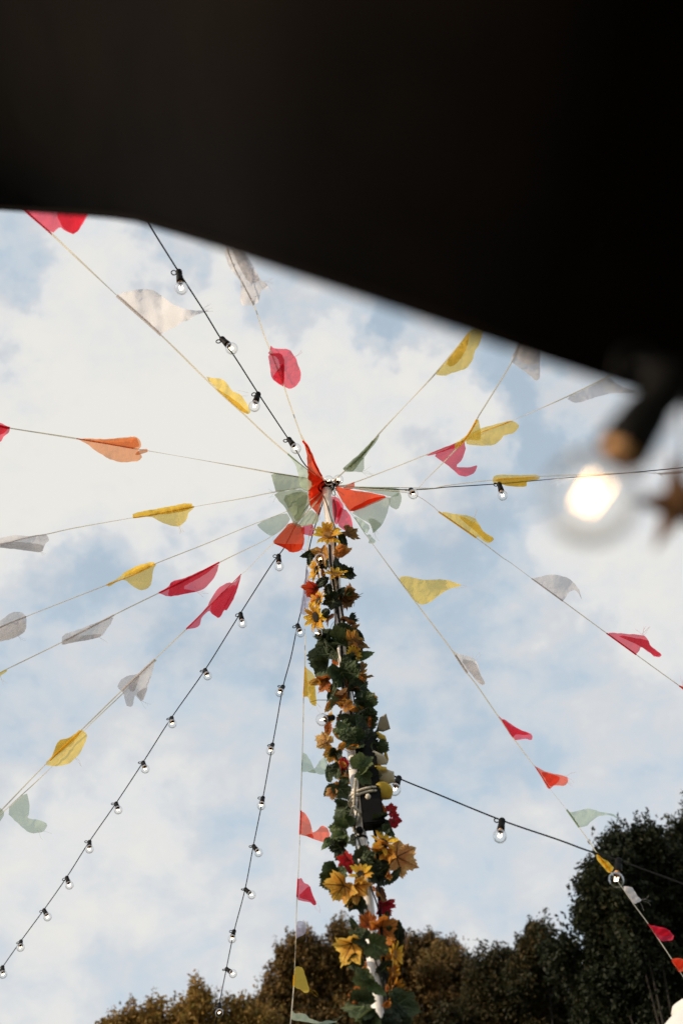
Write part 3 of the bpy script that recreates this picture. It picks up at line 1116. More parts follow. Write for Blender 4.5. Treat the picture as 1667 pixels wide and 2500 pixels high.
bunting('bunting string with a rolled mint flag and a yellow flag along the level lamp cord',
        C4 + z4([(900, 440), (1280, 445), (1568, 450)]) + z3([(200, 1002), (480, 968), (745, 948), (820, 945)]) + zb([(1130, 955), (1330, 962), (1568, 945), (1700, 930)]), 4.6, 4.3, [
            ('M', [z4([(805, 430), (1040, 440), (1280, 445), (1275, 515), (1220, 520), (1000, 475)]), z4([(860, 440), (1275, 450), (1270, 480), (1000, 460)]),
                   z4([(1190, 530), (1280, 475), (1300, 540), (1265, 635), (1190, 600)])]),
            ('Y', [z3([(470, 985), (480, 940), (560, 938), (650, 940), (740, 938), (745, 965), (670, 975), (668, 1010), (600, 1005), (540, 1000), (530, 985)]),
                   z3([(480, 962), (560, 955), (740, 950), (745, 965), (670, 975), (668, 1010), (540, 1000)])]),
            ('W', [zb([(1330, 965), (1350, 978), (1400, 975), (1470, 968), (1568, 962), (1640, 955), (1640, 925), (1400, 950)])]),
        ], width=0.005, seed=26)
bunting('bunting string with yellow, grey and crimson flags running below the close glowing bulb',
        C4 + z4([(1000, 460), (1280, 480), (1420, 510), (1568, 610)]) + z3([(165, 1150), (380, 1300), (540, 1420)]) + z8([(390, 195), (545, 310), (755, 463), (1050, 680), (1250, 825), (1540, 1035), (1640, 1105)]), 4.6, 5.0, [
            ('M', [z4([(870, 650), (1020, 585), (1170, 520), (1210, 530), (1170, 680), (1130, 760), (1060, 830), (1050, 780), (1030, 740), (950, 700)]), z4([(1010, 700), (1060, 700), (1120, 740), (1130, 760), (1060, 830), (1050, 780)])]),
            ('Y', [z3([(165, 1148), (270, 1165), (330, 1170), (370, 1185), (395, 1220), (425, 1270), (490, 1305), (455, 1332), (430, 1325), (390, 1290), (380, 1300), (280, 1230)]),
                   z3([(270, 1165), (300, 1200), (385, 1270), (455, 1332), (490, 1305), (425, 1270), (395, 1220)])]),
            ('W', [z8([(545, 310), (600, 300), (650, 285), (720, 285), (790, 305), (830, 340), (860, 375), (880, 430), (885, 458), (870, 430), (850, 395), (825, 388), (795, 405), (775, 440), (755, 463), (650, 388)])]),
            ('R', [z8([(1050, 680), (1110, 677), (1180, 685), (1300, 690), (1330, 725), (1345, 765), (1385, 800), (1425, 825), (1405, 845), (1380, 840), (1330, 800), (1280, 770), (1270, 800), (1250, 825), (1150, 752)]),
                   z8([(1110, 690), (1230, 745), (1280, 770), (1340, 810), (1380, 842), (1425, 825), (1345, 765), (1330, 725)])]),
            ('C', [z8([(1540, 1035), (1568, 1040), (1600, 1060), (1640, 1110), (1620, 1100), (1590, 1085)])]),
        ], width=0.0055, seed=27)
bunting('longest bunting string of many coloured flags dropping past the dark trees',
        C4 + z4([(830, 600), (900, 690), (1000, 840), (1070, 935), (1250, 1180), (1440, 1435)]) + z8([(0, 785), (110, 950), (160, 1010), (315, 1235), (430, 1400), (555, 1567)]) +
        zR([(565, 55), (665, 205), (780, 350), (865, 470), (930, 560), (985, 645), (1150, 870), (1230, 985), (1330, 1120), (1410, 1240), (1490, 1360), (1600, 1530)]), 4.6, 6.6, [
            ('F', [z4([(735, 430), (850, 460), (1060, 490), (1170, 515), (1150, 540), (1010, 600), (875, 650), (830, 600), (780, 520)]), z4([(1170, 515), (1150, 540), (1010, 600), (875, 650), (870, 620), (1050, 530)])]),
            ('M', [z4([(890, 680), (950, 700), (1040, 770), (1000, 840)]), z4([(1000, 840), (1040, 830), (1050, 860), (1085, 890), (1075, 910), (1015, 910), (1030, 870)])]),
            ('R', [z4([(700, 520), (760, 520), (820, 600), (790, 680), (760, 760), (720, 720), (705, 620)]), z4([(710, 540), (770, 560), (800, 620), (780, 690), (730, 700)]), z4([(780, 600), (850, 640), (885, 720), (890, 830), (820, 800), (760, 760)])]),
            ('Y', [zd([(912, 1325), (935, 1323), (970, 1332), (1020, 1330), (1045, 1338), (1062, 1345), (1030, 1352), (1005, 1370), (985, 1385), (960, 1390), (936, 1358)])]),
            ('W', [z8([(-8, 780), (40, 815), (130, 838), (165, 860), (185, 895), (200, 960), (235, 1020), (205, 1035), (150, 975), (130, 940), (110, 950)]), z8([(60, 850), (165, 870), (200, 960), (235, 1020), (205, 1035), (150, 975)])]),
            ('R', [z8([(315, 1230), (350, 1260), (400, 1300), (470, 1335), (540, 1355), (550, 1380), (545, 1402), (500, 1392), (440, 1405), (415, 1385), (380, 1320)]),
                   z8([(325, 1240), (470, 1335), (540, 1358), (500, 1370), (440, 1360), (415, 1390)])]),
            ('C', [zR([(565, 55), (620, 85), (680, 105), (760, 120), (790, 135), (793, 160), (770, 190), (700, 185), (680, 200), (660, 215), (630, 165), (600, 115)]), zR([(600, 90), (680, 110), (740, 130), (720, 170), (670, 200), (640, 150)])]),
            ('M', [zR([(780, 355), (820, 370), (880, 350), (930, 342), (970, 350), (1000, 365), (1060, 373), (1100, 380), (1130, 410), (1100, 400), (1060, 385), (990, 395), (950, 430), (910, 465), (865, 472), (830, 420)])]),
            ('Y', [zR([(980, 648), (1020, 680), (1050, 690), (1075, 715), (1105, 745), (1085, 770), (1060, 778), (1010, 720), (985, 690)]), zR([(985, 655), (1050, 700), (1095, 745), (1075, 770), (1010, 715)])]),
            ('W', [zR([(1150, 865), (1220, 870), (1240, 905), (1265, 940), (1290, 960), (1270, 975), (1255, 980), (1240, 988), (1215, 960)]), zR([(1160, 870), (1215, 875), (1250, 940), (1240, 988), (1215, 960)])]),
            ('R', [zR([(1325, 1118), (1370, 1140), (1440, 1145), (1480, 1170), (1505, 1200), (1500, 1230), (1460, 1235), (1420, 1240), (1385, 1205)]), zR([(1335, 1125), (1440, 1150), (1480, 1175), (1480, 1210), (1400, 1200)])]),
            ('C', [zR([(1480, 1360), (1530, 1350), (1560, 1355), (1600, 1380), (1600, 1430), (1540, 1450), (1520, 1420)]), zR([(1490, 1365), (1550, 1360), (1590, 1390), (1540, 1440)])]),
        ], width=0.0075, seed=28)
bunting('bunting string with one broad orange flag, level with the top of the pole',
        C4 + z4([(520, 370), (205, 318), (0, 280)]) + z5([(940, 262), (490, 185), (65, 118), (-60, 90)]), 4.6, 4.2, [
            ('G', [z4([(205, 318), (440, 355), (520, 370), (530, 500), (500, 470), (440, 445), (250, 490), (235, 420)])]),
            ('O', [z5([(490, 183), (600, 190), (700, 190), (800, 183), (870, 170), (895, 195), (905, 235), (880, 260), (910, 300), (890, 325), (830, 335), (760, 337), (690, 310), (620, 270), (560, 220)]),
                   z5([(490, 183), (700, 188), (870, 170), (895, 235), (850, 245), (740, 230)]), z5([(880, 265), (900, 255), (945, 248), (940, 275), (860, 292)])]),
            ('R', [z5([(-60, 70), (10, 85), (65, 115), (62, 145), (30, 165), (10, 210), (-60, 200)]), z5([(-60, 90), (10, 95), (60, 118), (20, 160), (-60, 170)])]),
        ], seed=29)
bunting('bunting string with a flat rolled yellow flag, next below the broad orange flag',
        C4 + z4([(440, 450), (170, 495), (0, 530)]) + z5([(1240, 620), (930, 680), (850, 690), (480, 755), (300, 795), (190, 812), (-60, 880)]), 4.6, 4.3, [
            ('G', [z4([(230, 490), (450, 450), (530, 490), (530, 600), (470, 700), (415, 775), (370, 690), (320, 600), (270, 550)]), z4([(415, 775), (470, 700), (540, 620), (610, 680), (600, 740), (530, 755), (440, 775)]),
                   z4([(300, 520), (450, 470), (520, 500), (500, 600), (430, 740), (380, 660)])]),
            ('Y', [z5([(848, 692), (850, 660), (1000, 635), (1220, 590), (1240, 625), (1200, 660), (1195, 700), (1150, 745), (1100, 745), (1030, 720), (960, 680)]), z5([(848, 660), (1220, 592), (1225, 620), (1190, 650), (850, 692)])]),
            ('W', [z5([(-80, 850), (10, 815), (110, 798), (190, 810), (300, 795), (320, 830), (290, 860), (270, 912), (180, 900), (80, 885), (-80, 872)]), z5([(-80, 860), (110, 840), (290, 862), (270, 912), (180, 900), (-80, 872)])]),
        ], width=0.005, seed=30)
bunting('bunting string with a flaring yellow flag and a white flag whose far end drops away',
        C4 + z4([(520, 560), (335, 645), (180, 705), (0, 775)]) + z5([(1300, 862), (990, 985), (840, 1060), (680, 1120), (170, 1320), (-60, 1415)]), 4.6, 4.5, [
            ('M', [z4([(90, 745), (335, 645), (380, 720), (240, 845), (190, 840), (120, 790)])]),
            ('Y', [z5([(675, 1118), (750, 1080), (800, 1035), (880, 995), (975, 970), (1000, 985), (985, 1010), (975, 1040), (970, 1110), (940, 1145), (900, 1155), (850, 1130), (800, 1085), (770, 1085), (700, 1130)]),
                   z5([(780, 1070), (810, 1030), (880, 998), (975, 972), (990, 990), (900, 1040)])]),
            ('W', [z5([(-80, 1400), (0, 1350), (80, 1290), (140, 1292), (170, 1320), (170, 1410), (120, 1445), (40, 1475), (-80, 1490)]), z5([(-80, 1430), (30, 1380), (165, 1335), (170, 1410), (120, 1445), (40, 1475), (-80, 1490)])]),
        ], width=0.005, seed=31)
bunting('bunting string with a rolled crimson flag beside a rolled white flag',
        C4 + z4([(520, 640), (215, 850), (0, 960)]) + z5([(1400, 975), (1200, 1080), (1015, 1170), (730, 1310), (395, 1485)]) + z6([(240, 255), (45, 350), (-60, 405)]), 4.6, 4.6, [
            ('F', [z4([(215, 905), (290, 820), (370, 730), (480, 760), (490, 900), (460, 970), (380, 990), (310, 940)]), z4([(215, 905), (330, 915), (460, 915), (490, 900), (460, 970), (380, 990), (310, 940)])]),
            ('R', [z5([(1015, 1170), (1075, 1130), (1095, 1095), (1180, 1075), (1400, 975), (1385, 1040), (1330, 1125), (1270, 1160), (1180, 1175), (1070, 1197)]), z5([(1090, 1100), (1180, 1080), (1390, 985), (1300, 1060), (1150, 1140), (1270, 1160), (1180, 1175), (1070, 1197), (1080, 1140)])]),
            ('W', [z5([(395, 1505), (400, 1435), (500, 1405), (600, 1365), (735, 1315), (700, 1380), (645, 1450), (560, 1470), (470, 1485)]), z5([(395, 1505), (398, 1470), (520, 1440), (650, 1430), (645, 1450), (560, 1470), (470, 1485)])]),
            ('Y', [z6([(-40, 410), (-5, 375), (45, 347), (50, 365), (0, 395)])]),
        ], width=0.006, seed=32)
bunting('doubled bunting string with bunched crimson, white, yellow and mint flags above the longest lamp cord',
        C4 + z4([(480, 680), (215, 920), (0, 1140)]) + z5([(1540, 1050), (1330, 1260), (1190, 1400)]) + z6([(990, 285), (780, 485), (545, 715), (290, 960), (30, 1230), (-80, 1340)]), 4.6, 4.9, [
            ('R', [z5([(1190, 1400), (1320, 1262), (1350, 1200), (1390, 1140), (1460, 1100), (1490, 1110), (1540, 1050), (1530, 1100), (1500, 1190), (1450, 1280), (1430, 1280), (1400, 1335), (1360, 1310), (1335, 1280), (1290, 1320), (1270, 1385), (1240, 1395)]),
                   z5([(1340, 1260), (1400, 1180), (1480, 1120), (1510, 1120), (1440, 1260), (1400, 1335), (1350, 1300)]), z5([(1420, 1270), (1490, 1150), (1535, 1070), (1500, 1190), (1450, 1280)])]),
            ('W', [z6([(745, 460), (780, 410), (820, 390), (885, 380), (930, 330), (990, 285), (975, 370), (940, 480), (910, 562), (870, 520), (860, 515), (850, 580), (830, 592), (805, 580), (790, 500), (770, 485)]),
                   z6([(820, 460), (860, 420), (900, 380), (880, 440), (860, 490), (830, 490)]), z6([(870, 510), (900, 480), (945, 465), (910, 562)])]),
            ('Y', [z6([(290, 950), (340, 900), (375, 800), (440, 790), (520, 730), (560, 765), (545, 820), (510, 890), (480, 920), (440, 955), (380, 968), (300, 965)]), z6([(330, 920), (370, 802), (450, 790), (530, 735), (490, 790), (430, 850)])]),
            ('M', [z6([(35, 1255), (170, 1130), (190, 1190), (188, 1270), (175, 1300), (250, 1310), (310, 1340), (280, 1390), (200, 1400), (150, 1365)]), z6([(-60, 1290), (0, 1230), (30, 1260), (25, 1290), (-10, 1340), (-60, 1360)])]),
        ], extra_tapes=[z6([(-40, 1330), (35, 1250), (330, 975), (560, 720), (800, 490), (1000, 290)])], seed=33)
bunting('bunting string dropping almost straight down beside the garlanded pole',
        C4 + z4([(600, 640), (525, 850), (512, 1050), (500, 1300), (490, 1480)]) + zC1([(835, 600), (820, 1010), (815, 1300), (800, 1830), (785, 2260)]) +
        zC([(685, 310), (675, 540), (658, 960), (645, 1200), (635, 1540), (615, 1990), (585, 2352), (575, 2500)]), 4.6, 5.6, [
            ('R', [z4([(465, 770), (510, 755), (560, 745), (570, 850), (500, 840), (465, 830)]), z4([(465, 775), (490, 770), (488, 838), (465, 830)])]),
            ('V', [z4([(515, 1090), (545, 1300), (555, 1330), (540, 1420), (500, 1515), (445, 1490), (470, 1350), (490, 1200)])]),
            ('Y', [zC1([(833, 650), (845, 680), (945, 760), (950, 900), (965, 1105), (900, 1085), (875, 1000), (815, 1000), (822, 850)]), zC1([(833, 650), (850, 690), (880, 1000), (815, 1000), (822, 850)]), zC1([(870, 850), (945, 870), (965, 1105), (900, 1085)])]),
            ('M', [zC1([(808, 1610), (850, 1640), (890, 1690), (920, 1760), (935, 1800), (980, 1740), (1000, 1700), (1060, 1660), (1085, 1650), (1085, 1850), (1010, 1860), (950, 1845), (880, 1825), (795, 1833), (800, 1720)]), zC1([(860, 1830), (935, 1800), (960, 1850), (880, 1835)])]),
            ('C', [zC([(683, 315), (720, 325), (760, 390), (785, 460), (795, 525), (840, 500), (880, 450), (930, 470), (962, 520), (955, 580), (920, 612), (870, 605), (800, 580), (740, 555), (677, 542)]), zC([(720, 545), (795, 525), (812, 585), (740, 555)])]),
            ('R', [zC([(658, 970), (690, 950), (710, 1000), (765, 1020), (790, 1100), (835, 1200), (815, 1222), (770, 1185), (700, 1175), (645, 1165)]), zC([(765, 1020), (790, 1100), (835, 1200), (815, 1222), (770, 1170), (650, 1140)])]),
            ('V', [zC([(640, 1375), (680, 1362), (715, 1380), (735, 1420), (738, 1470), (710, 1500), (660, 1520), (637, 1545)]), zC([(640, 1390), (680, 1450), (710, 1500), (660, 1520), (637, 1545)])]),
            ('Y', [zC([(625, 1805), (660, 1800), (705, 1815), (730, 1900), (770, 2030), (755, 2050), (715, 2055), (680, 2020), (640, 2010), (612, 1985)])]),
            ('M', [zC([(600, 2215), (625, 2255), (680, 2245), (720, 2250), (760, 2290), (800, 2310), (880, 2335), (930, 2315), (1000, 2325), (1040, 2330), (960, 2352), (820, 2352), (700, 2325), (585, 2315)])]),
        ], width=0.0065, seed=34)

# ------------------------------------------------------------------ lamps on cords
BR = 0.0232   # globe radius
holder_me = mesh_only('lamp_holder', *lathe_data([(0.0, 0.006), (0.009, 0.005), (0.0115, 0.0), (0.0112, -0.012), (0.0098, -0.016), (0.0112, -0.02), (0.0128, -0.038), (0.0132, -0.0465), (0.009, -0.0465)], 14), M['black_plastic'])
hv = [(0.009 + 0.0085 * (1 - math.cos(a)), 0, -0.004 + 0.010 * math.sin(a)) for a in [2 * math.pi * k / 14 for k in range(15)]]
hook_me = mesh_only('hook', *tube_data(hv, 0.0021, 6), M['black_plastic'])
cap_me = mesh_only('screw_cap', *lathe_data([(0.0086, -0.0455), (0.0090, -0.047), (0.0082, -0.0485), (0.0088, -0.050), (0.0078, -0.052)], 14), M['brass'])
GZ = -0.0515 - BR
gp = []
for k in range(15):
    a = math.acos(0.0085 / BR) if False else 0.36
    t = a + (math.pi - a) * k / 14
    gp.append((BR * math.sin(t), GZ + BR * math.cos(t)))
globe_me = mesh_only('bulb', *lathe_data([(0.0082, -0.050)] + gp, 24), M['glass'])


def filament_mesh(r, wscale):
    fp = [(-0.0065, GZ + 0.010), (-0.0055, GZ - 0.006), (-0.0025, GZ + 0.004), (0, GZ - 0.006), (0.0025, GZ + 0.004), (0.0055, GZ - 0.006), (0.0065, GZ + 0.010)]
    pts = [(x * wscale, 0.0015 * math.sin(i * 2), z) for i, (x, z) in enumerate(fp)]
    st = tube_data([(0, 0, -0.048), (0, 0, GZ + 0.006)], 0.0016, 6)
    return mesh_only('filament', *tube_data(catmull(pts, 0.002), r, 6), M['filament']), mesh_only('stem', *st, M['glass'])


globe_near_me = globe_me.copy()
globe_near_me.materials[0] = M['glass_near']
fil_me, stem_me = filament_mesh(0.0008, 0.8)
fil_big_me, _s = filament_mesh(0.0010, 0.62)
fil_big_me.materials[0] = emit_mat('hot_filament', (1.0, 0.64, 0.32), 8.5)


def lamp(root, sx, sy, z, bx, by, fr, toward=1, scale=1.0, fil=None, globe=None):
    """a lamp whose holder sits at pixel (sx, sy), globe centre seen at (bx, by)"""
    p = P(sx, sy, z)
    L = abs(GZ) * scale
    ray = P(bx, by, 1.0) - CAM                 # the globe lies on this ray, L from the holder
    w = CAM - p
    A_, B_, C_ = ray.dot(ray), 2 * ray.dot(w), w.dot(w) - L * L
    disc_ = B_ * B_ - 4 * A_ * C_
    zg = -B_ / (2 * A_) if disc_ <= 0 else (-B_ - toward * math.sqrt(disc_)) / (2 * A_)
    ax = (CAM + ray * zg - p).normalized()      # holder -> globe
    q = (-ax).to_track_quat('Z', 'Y').to_matrix().to_4x4()
    # turn the hook to the left in view
    xl = q.inverted() @ (-right + up * fr.uniform(-0.3, 0.3))
    q = q @ Matrix.Rotation(math.atan2(xl.y, xl.x), 4, 'Z')
    mat = Matrix.Translation(p) @ q @ Matrix.Scale(scale, 4)
    h = link('lamp_holder', holder_me, root, mat)
    sub_link('hook', hook_me, h)
    b = link('bulb', globe or globe_me, root, mat)
    sub_link('screw_cap', cap_me, b)
    sub_link('filament', fil or fil_me, b)
    sub_link('stem', stem_me, b)
    return h


def lights(label, path, d0, d1, lamps, seed, extend=1.6, radius=0.0027, d_of=None, start=True, tow=1):
    fr = random.Random(seed)
    pd = path_depth(path, d0, d1) if d0 else path
    sm = [tuple(map(float, p)) for p in catmull(pd, 16)]
    pts = [P(*p) for p in sm]
    if extend:
        pts.append(pts[-1] + (pts[-1] - pts[-3]).normalized() * extend)
    root = thing('string_lights', label, 'string lights', pts[0], 'lamp cords fanned out from the pole')
    if start:
        ring = Vector((PX, PY, T.z - 0.035))
        pts.insert(0, ring + (pts[0] - ring).normalized() * 0.03)
    link('cable', mesh_only('cable', *tube_data(pts, radius, 7), M['black_rubber']), root)
    for (sx, sy, bx, by) in lamps:
        b = min(sm, key=lambda s: (s[0] - sx) ** 2 + (s[1] - sy) ** 2)
        lamp(root, b[0] * 0.7 + sx * 0.3, b[1] * 0.7 + sy * 0.3, b[2], bx, by, fr, tow)
    return root


def dk(lst):
    return [tuple(v * k_ for v in q) for q in lst]


lights('black lamp cord with four bulbs climbing from the pole to the canopy',
       C4 + z2([(690, 1560), (640, 1480), (570, 1375), (365, 1065), (195, 800), (110, 690), (0, 510)]) + z1([(1220, 510), (1020, 190), (940, 60)]), 4.6, 3.2,
       [(709, 1074, 722, 1095), (631, 964, 621, 992), (549, 829, 566, 851), (440, 664, 443, 704)], 41)
lights('longest black lamp cord with eleven bulbs, sloping away below the doubled bunting',
       C4 + zd([(700, 1170), (650, 1262), (628, 1290), (545, 1420), (470, 1540), (393, 1650), (328, 1752), (266, 1846), (205, 1934), (153, 2016), (101, 2090), (48, 2162), (6, 2222), (-30, 2275)]), 4.6, 6.0,
       dk([(637, 1281, 641, 1301), (551, 1414, 557, 1432), (474, 1535, 477, 1552), (398, 1645, 396, 1662), (332, 1748, 334, 1766), (270, 1842, 272, 1860), (209, 1930, 206, 1950), (156, 2013, 160, 2033), (104, 2089, 110, 2106), (51, 2160, 48, 2176), (8, 2217, 8, 2238)]), 42)
lights('black lamp cord with nine bulbs dropping towards the trees beside the pole',
       C4 + zd([(712, 1250), (698, 1370), (683, 1437), (668, 1510), (650, 1577), (637, 1650), (626, 1710), (604, 1832), (582, 1942), (563, 2042), (538, 2138), (520, 2225), (504, 2305), (490, 2380), (482, 2430)]), 4.6, 5.9,
       dk([(684, 1433, 690, 1453), (650, 1577, 642, 1590), (626, 1709, 621, 1724), (604, 1831, 600, 1850), (583, 1944, 594, 1958), (565, 2042, 578, 2055), (538, 2138, 533, 2156), (521, 2225, 535, 2236), (504, 2307, 504, 2326)]), 43)
lights('level black lamp cord leaving the pole top, under a yellow flag',
       C4 + z4([(900, 445), (1280, 460), (1420, 462), (1568, 452)]) + z3([(200, 1010), (510, 990), (760, 968)]) + zb([(1130, 950), (1568, 908), (1750, 890)]), 4.6, 4.3,
       [(z4([(1392, 462)])[0] + z4([(1392, 500)])[0]), (z3([(518, 990)])[0] + z3([(532, 1058)])[0]), (z4([(745, 398)])[0] + z4([(770, 378)])[0]), (z4([(700, 405)])[0] + z4([(690, 385)])[0])], 44, radius=0.0022)
# cord leaving the pole half way up, towards the viewer's side
_q, zp, xp = pole_pt(1850)
lights('thick black lamp cord with three bulbs leaving the pole half way up',
       zd([(822, 1735), (850, 1752), (915, 1787), (1000, 1822), (1152, 1884), (1280, 1928), (1345, 1952), (1420, 1976), (1500, 2005), (1568, 2030), (1650, 2060)]), 3.75, 2.9,
       dk([(917, 1786, 906, 1813), (1153, 1884, 1147, 1920), (1420, 1978, 1414, 2020)]), 45, start=False)

# ------------------------------------------------------------------ foreground lamp under the canopy hem
fr = random.Random(5)
fg = [P(*q) for q in [(2250, 1080, 0.60), (1900, 985, 0.585), (1760, 955, 0.575), (1680, 925, 0.55), (1636, 912, 0.535), (1560, 890, 0.56), (1480, 830, 0.66), (1300, 700, 0.78)]]
fg = [Vector(v) for v in catmull([tuple(p) for p in fg], 0.02)]
froot = thing('string_lights', 'close out of focus glowing bulb in a black holder under the canopy hem', 'string lights', fg[0])
link('cable', mesh_only('cable', *tube_data(fg, 0.0035, 8), M['black_rubber']), froot)
lamp(froot, 1636, 925, 0.535, 1440, 1212, fr, 1, 1.12, fil_big_me, globe_near_me)

# wooden star hanging next to it
sq = P(1656, 1228, 0.60)
star = thing('star_ornament', 'rust brown star ornament hanging beside the close glowing bulb', 'ornament', sq)
V, F = [], []
for k in range(10):
    a = math.pi / 2 + math.pi * k / 5
    r_ = 0.034 if k % 2 == 0 else 0.0125
    V.append(Vector((r_ * math.cos(a), r_ * math.sin(a), 0)))
V += [Vector((0, 0, 0.009)), Vector((0, 0, -0.009))]
for k in range(10):
    F += [(k, (k + 1) % 10, 10), ((k + 1) % 10, k, 11)]
sm_ = Matrix.Translation(sq) @ Matrix((right, up, -fwd)).transposed().to_4x4() @ Matrix.Rotation(rad(15), 4, 'Z') @ Matrix.Rotation(rad(20), 4, 'X')
link('star', mesh_only('star', V, F, M['rust'], False), star, sm_)
link('hanging_thread', mesh_only('hanging_thread', *tube_data([sq + up * 0.018 + right * 0.003, P(1672, 930, 0.555)], 0.0012, 5), M['stem']), star)


# ------------------------------------------------------------------ garland of leaves and flowers
def polar_leaf(name, outline, mats, veins=None, cup=0.12, curl=0.15, wav=0.05, seed=0):
    """outline: (angle in degrees from the tip, radius); stalk at the origin's lower end, unit length"""
    fr_ = random.Random(seed)
    pts = []
    for i_, (a, r) in enumerate(outline):
        a2, r2 = outline[(i_ + 1) % len(outline)]
        if a2 < a:
            a2 += 360
        for a_, r_ in ((a, r * fr_.uniform(0.95, 1.05)), ((a + a2) / 2, (r + r2) / 2 * fr_.uniform(0.86, 0.97))):
            an = math.pi / 2 - rad(a_)
            pts.append((r_ * math.cos(an), r_ * math.sin(an)))
    n = len(pts)

    def hz(x, y):
        return (cup * (x * x) * 1.6 - curl * y * abs(y) + wav * math.sin(7 * x + 3 * y + seed) + 0.025 * math.sin(13 * y + 5 * x + seed)
                + 0.05 * abs(math.sin(3 * math.atan2(x, y + 1e-6))) * math.hypot(x, y))
    V = [Vector((0, 0, hz(0, 0)))]
    for s in (0.5, 1.0):
        for x, y in pts:
            V.append(Vector((x * s, y * s, hz(x * s, y * s) + fr_.gauss(0, 0.022) * s)))
    F = []
    for k in range(n):
        k2 = (k + 1) % n
        F.append((0, 1 + k2, 1 + k))
        F.append((1 + k, 1 + k2, 1 + n + k2, 1 + n + k))
    nb = len(F)
    for a, r in (veins or []):
        an = math.pi / 2 - rad(a)
        d = Vector((math.cos(an), math.sin(an), 0))
        s = Vector((-d.y, d.x, 0)) * 0.016
        for side in (0.012, -0.012):
            b = len(V)
            for q, w in ((0.0, 1.0), (0.45 * r, 0.7), (0.86 * r, 0.25)):
                for sg in (-1, 1):
                    v = d * q + s * sg * w
                    V.append(Vector((v.x, v.y, hz(v.x, v.y) + side)))
            F += [(b, b + 1, b + 3, b + 2), (b + 2, b + 3, b + 5, b + 4)]
    me = mesh_only(name, V, F, mats)
    for i in range(nb, len(F)):
        me.polygons[i].material_index = 1
    return me


maple_o = [(0, 0.62), (9, 0.52), (17, 0.53), (27, 0.41), (36, 0.49), (45, 0.52), (52, 0.58), (62, 0.49), (72, 0.46), (84, 0.37), (98, 0.44), (112, 0.48), (128, 0.36), (150, 0.30), (172, 0.12)]
maple_o = maple_o + [(360 - a, r) for a, r in reversed(maple_o[1:])]
maple_v = [(0, 0.62), (52, 0.58), (-52, 0.58), (110, 0.46), (-110, 0.46)]
ivy_o = [(0, 0.58), (12, 0.50), (22, 0.46), (32, 0.42), (44, 0.50), (56, 0.53), (68, 0.48), (82, 0.42), (98, 0.46), (114, 0.45), (132, 0.40), (152, 0.34), (172, 0.14)]
ivy_o = ivy_o + [(360 - a, r) for a, r in reversed(ivy_o[1:])]
oval_o = [(0, 0.62), (14, 0.48), (28, 0.38), (50, 0.30), (80, 0.26), (110, 0.28), (140, 0.34), (165, 0.40)]
oval_o = oval_o + [(180, 0.44)] + [(360 - a, r) for a, r in reversed(oval_o[1:])]
LEAF = {}
for kind, cols, o, v in (('maple', ('leaf_yellow', 'leaf_orange', 'leaf_red', 'leaf_brown', 'leaf_tan'), maple_o, maple_v),
                         ('ivy', ('leaf_green', 'leaf_bright', 'leaf_dark'), ivy_o, [(0, .5), (55, .45), (-55, .45)]),
                         ('oval', ('leaf_green', 'leaf_dark', 'leaf_yellow', 'leaf_red', 'leaf_orange', 'leaf_brown', 'leaf_bright'), oval_o, [(0, 0.5), (180, 0.38)])):
    for c in cols:
        LEAF[(kind, c)] = [polar_leaf('leaf', o, [M[c], M['vein'] if kind == 'maple' else M['vein_green']], v, 0.2 + 0.3 * s, (-0.25, 0.3, 0.7, 0.1, 0.9)[s], 0.05 + 0.025 * s, seed=s * 3 + len(c)) for s in range(5)]

# petal: pointed, cupped, lying along +X from the flower's centre
pv, pf = [], []
for i, (x, w) in enumerate(((0.28, 0.08), (0.5, 0.165), (0.74, 0.155), (0.92, 0.075))):
    zc = 0.10 * math.sin((x - 0.3) * 2.6)
    pv += [Vector((x, -w, zc)), Vector((x, 0, zc - 0.035)), Vector((x, w, zc))]
pv.append(Vector((1.04, 0, 0.02)))
for i in range(3):
    for k in range(2):
        a = i * 3 + k
        pf.append((a, a + 3, a + 4, a + 1))
pf += [(9, 12, 10), (10, 12, 11)]
PETAL = {c: mesh_only('petal', pv, pf, M[c]) for c in ('petal', 'petal_deep')}
DISC = {c: mesh_only('sunflower', *lathe_data([(0.0, 0.10), (0.14, 0.13), (0.27, 0.11), (0.36, 0.05), (0.38, -0.02), (0.22, -0.10), (0.06, -0.14), (0.05, -0.3)], 16), M[c]) for c in ('disc', 'disc_dark')}

garland = thing('flower_garland', 'artificial garland of sunflowers and autumn leaves wound around the pole', 'garland', (PX, PY, 1.0))
gr = random.Random(99)


def place(px, py, dz, size_px, tip, nrm):
    """basis at pixel (px,py), dz metres nearer than the pole's axis; tip: image angle (deg, 0 = right, 90 = up); nrm: (right, up, towards viewer)"""
    _q, z, _x = pole_pt(py)
    z -= dz
    n = (right * nrm[0] + up * nrm[1] - fwd * nrm[2]).normalized()
    d = right * math.cos(rad(tip)) + up * math.sin(rad(tip))
    y = (d - n * d.dot(n))
    if y.length < 1e-3:
        y = right
    y.normalize()
    x = y.cross(n)
    s = size_px * z / FP
    return Matrix.Translation(P(px, py, z)) @ Matrix((x * s, y * s, n * s)).transposed().to_4x4()


def leaf(kind, col, px, py, size, tip, nrm=(0, 0, 1), dz=0.05):
    nrm = (nrm[0] + gr.uniform(-0.3, 0.3), nrm[1] + gr.uniform(-0.25, 0.35), nrm[2])
    mt = place(px, py, dz, size, tip + gr.uniform(-8, 8), nrm) @ Matrix.Diagonal((gr.uniform(0.75, 1.08), gr.uniform(0.9, 1.08), 1.0, 1.0))
    return link('leaf', gr.choice(LEAF[(kind, col)]), garland, mt)


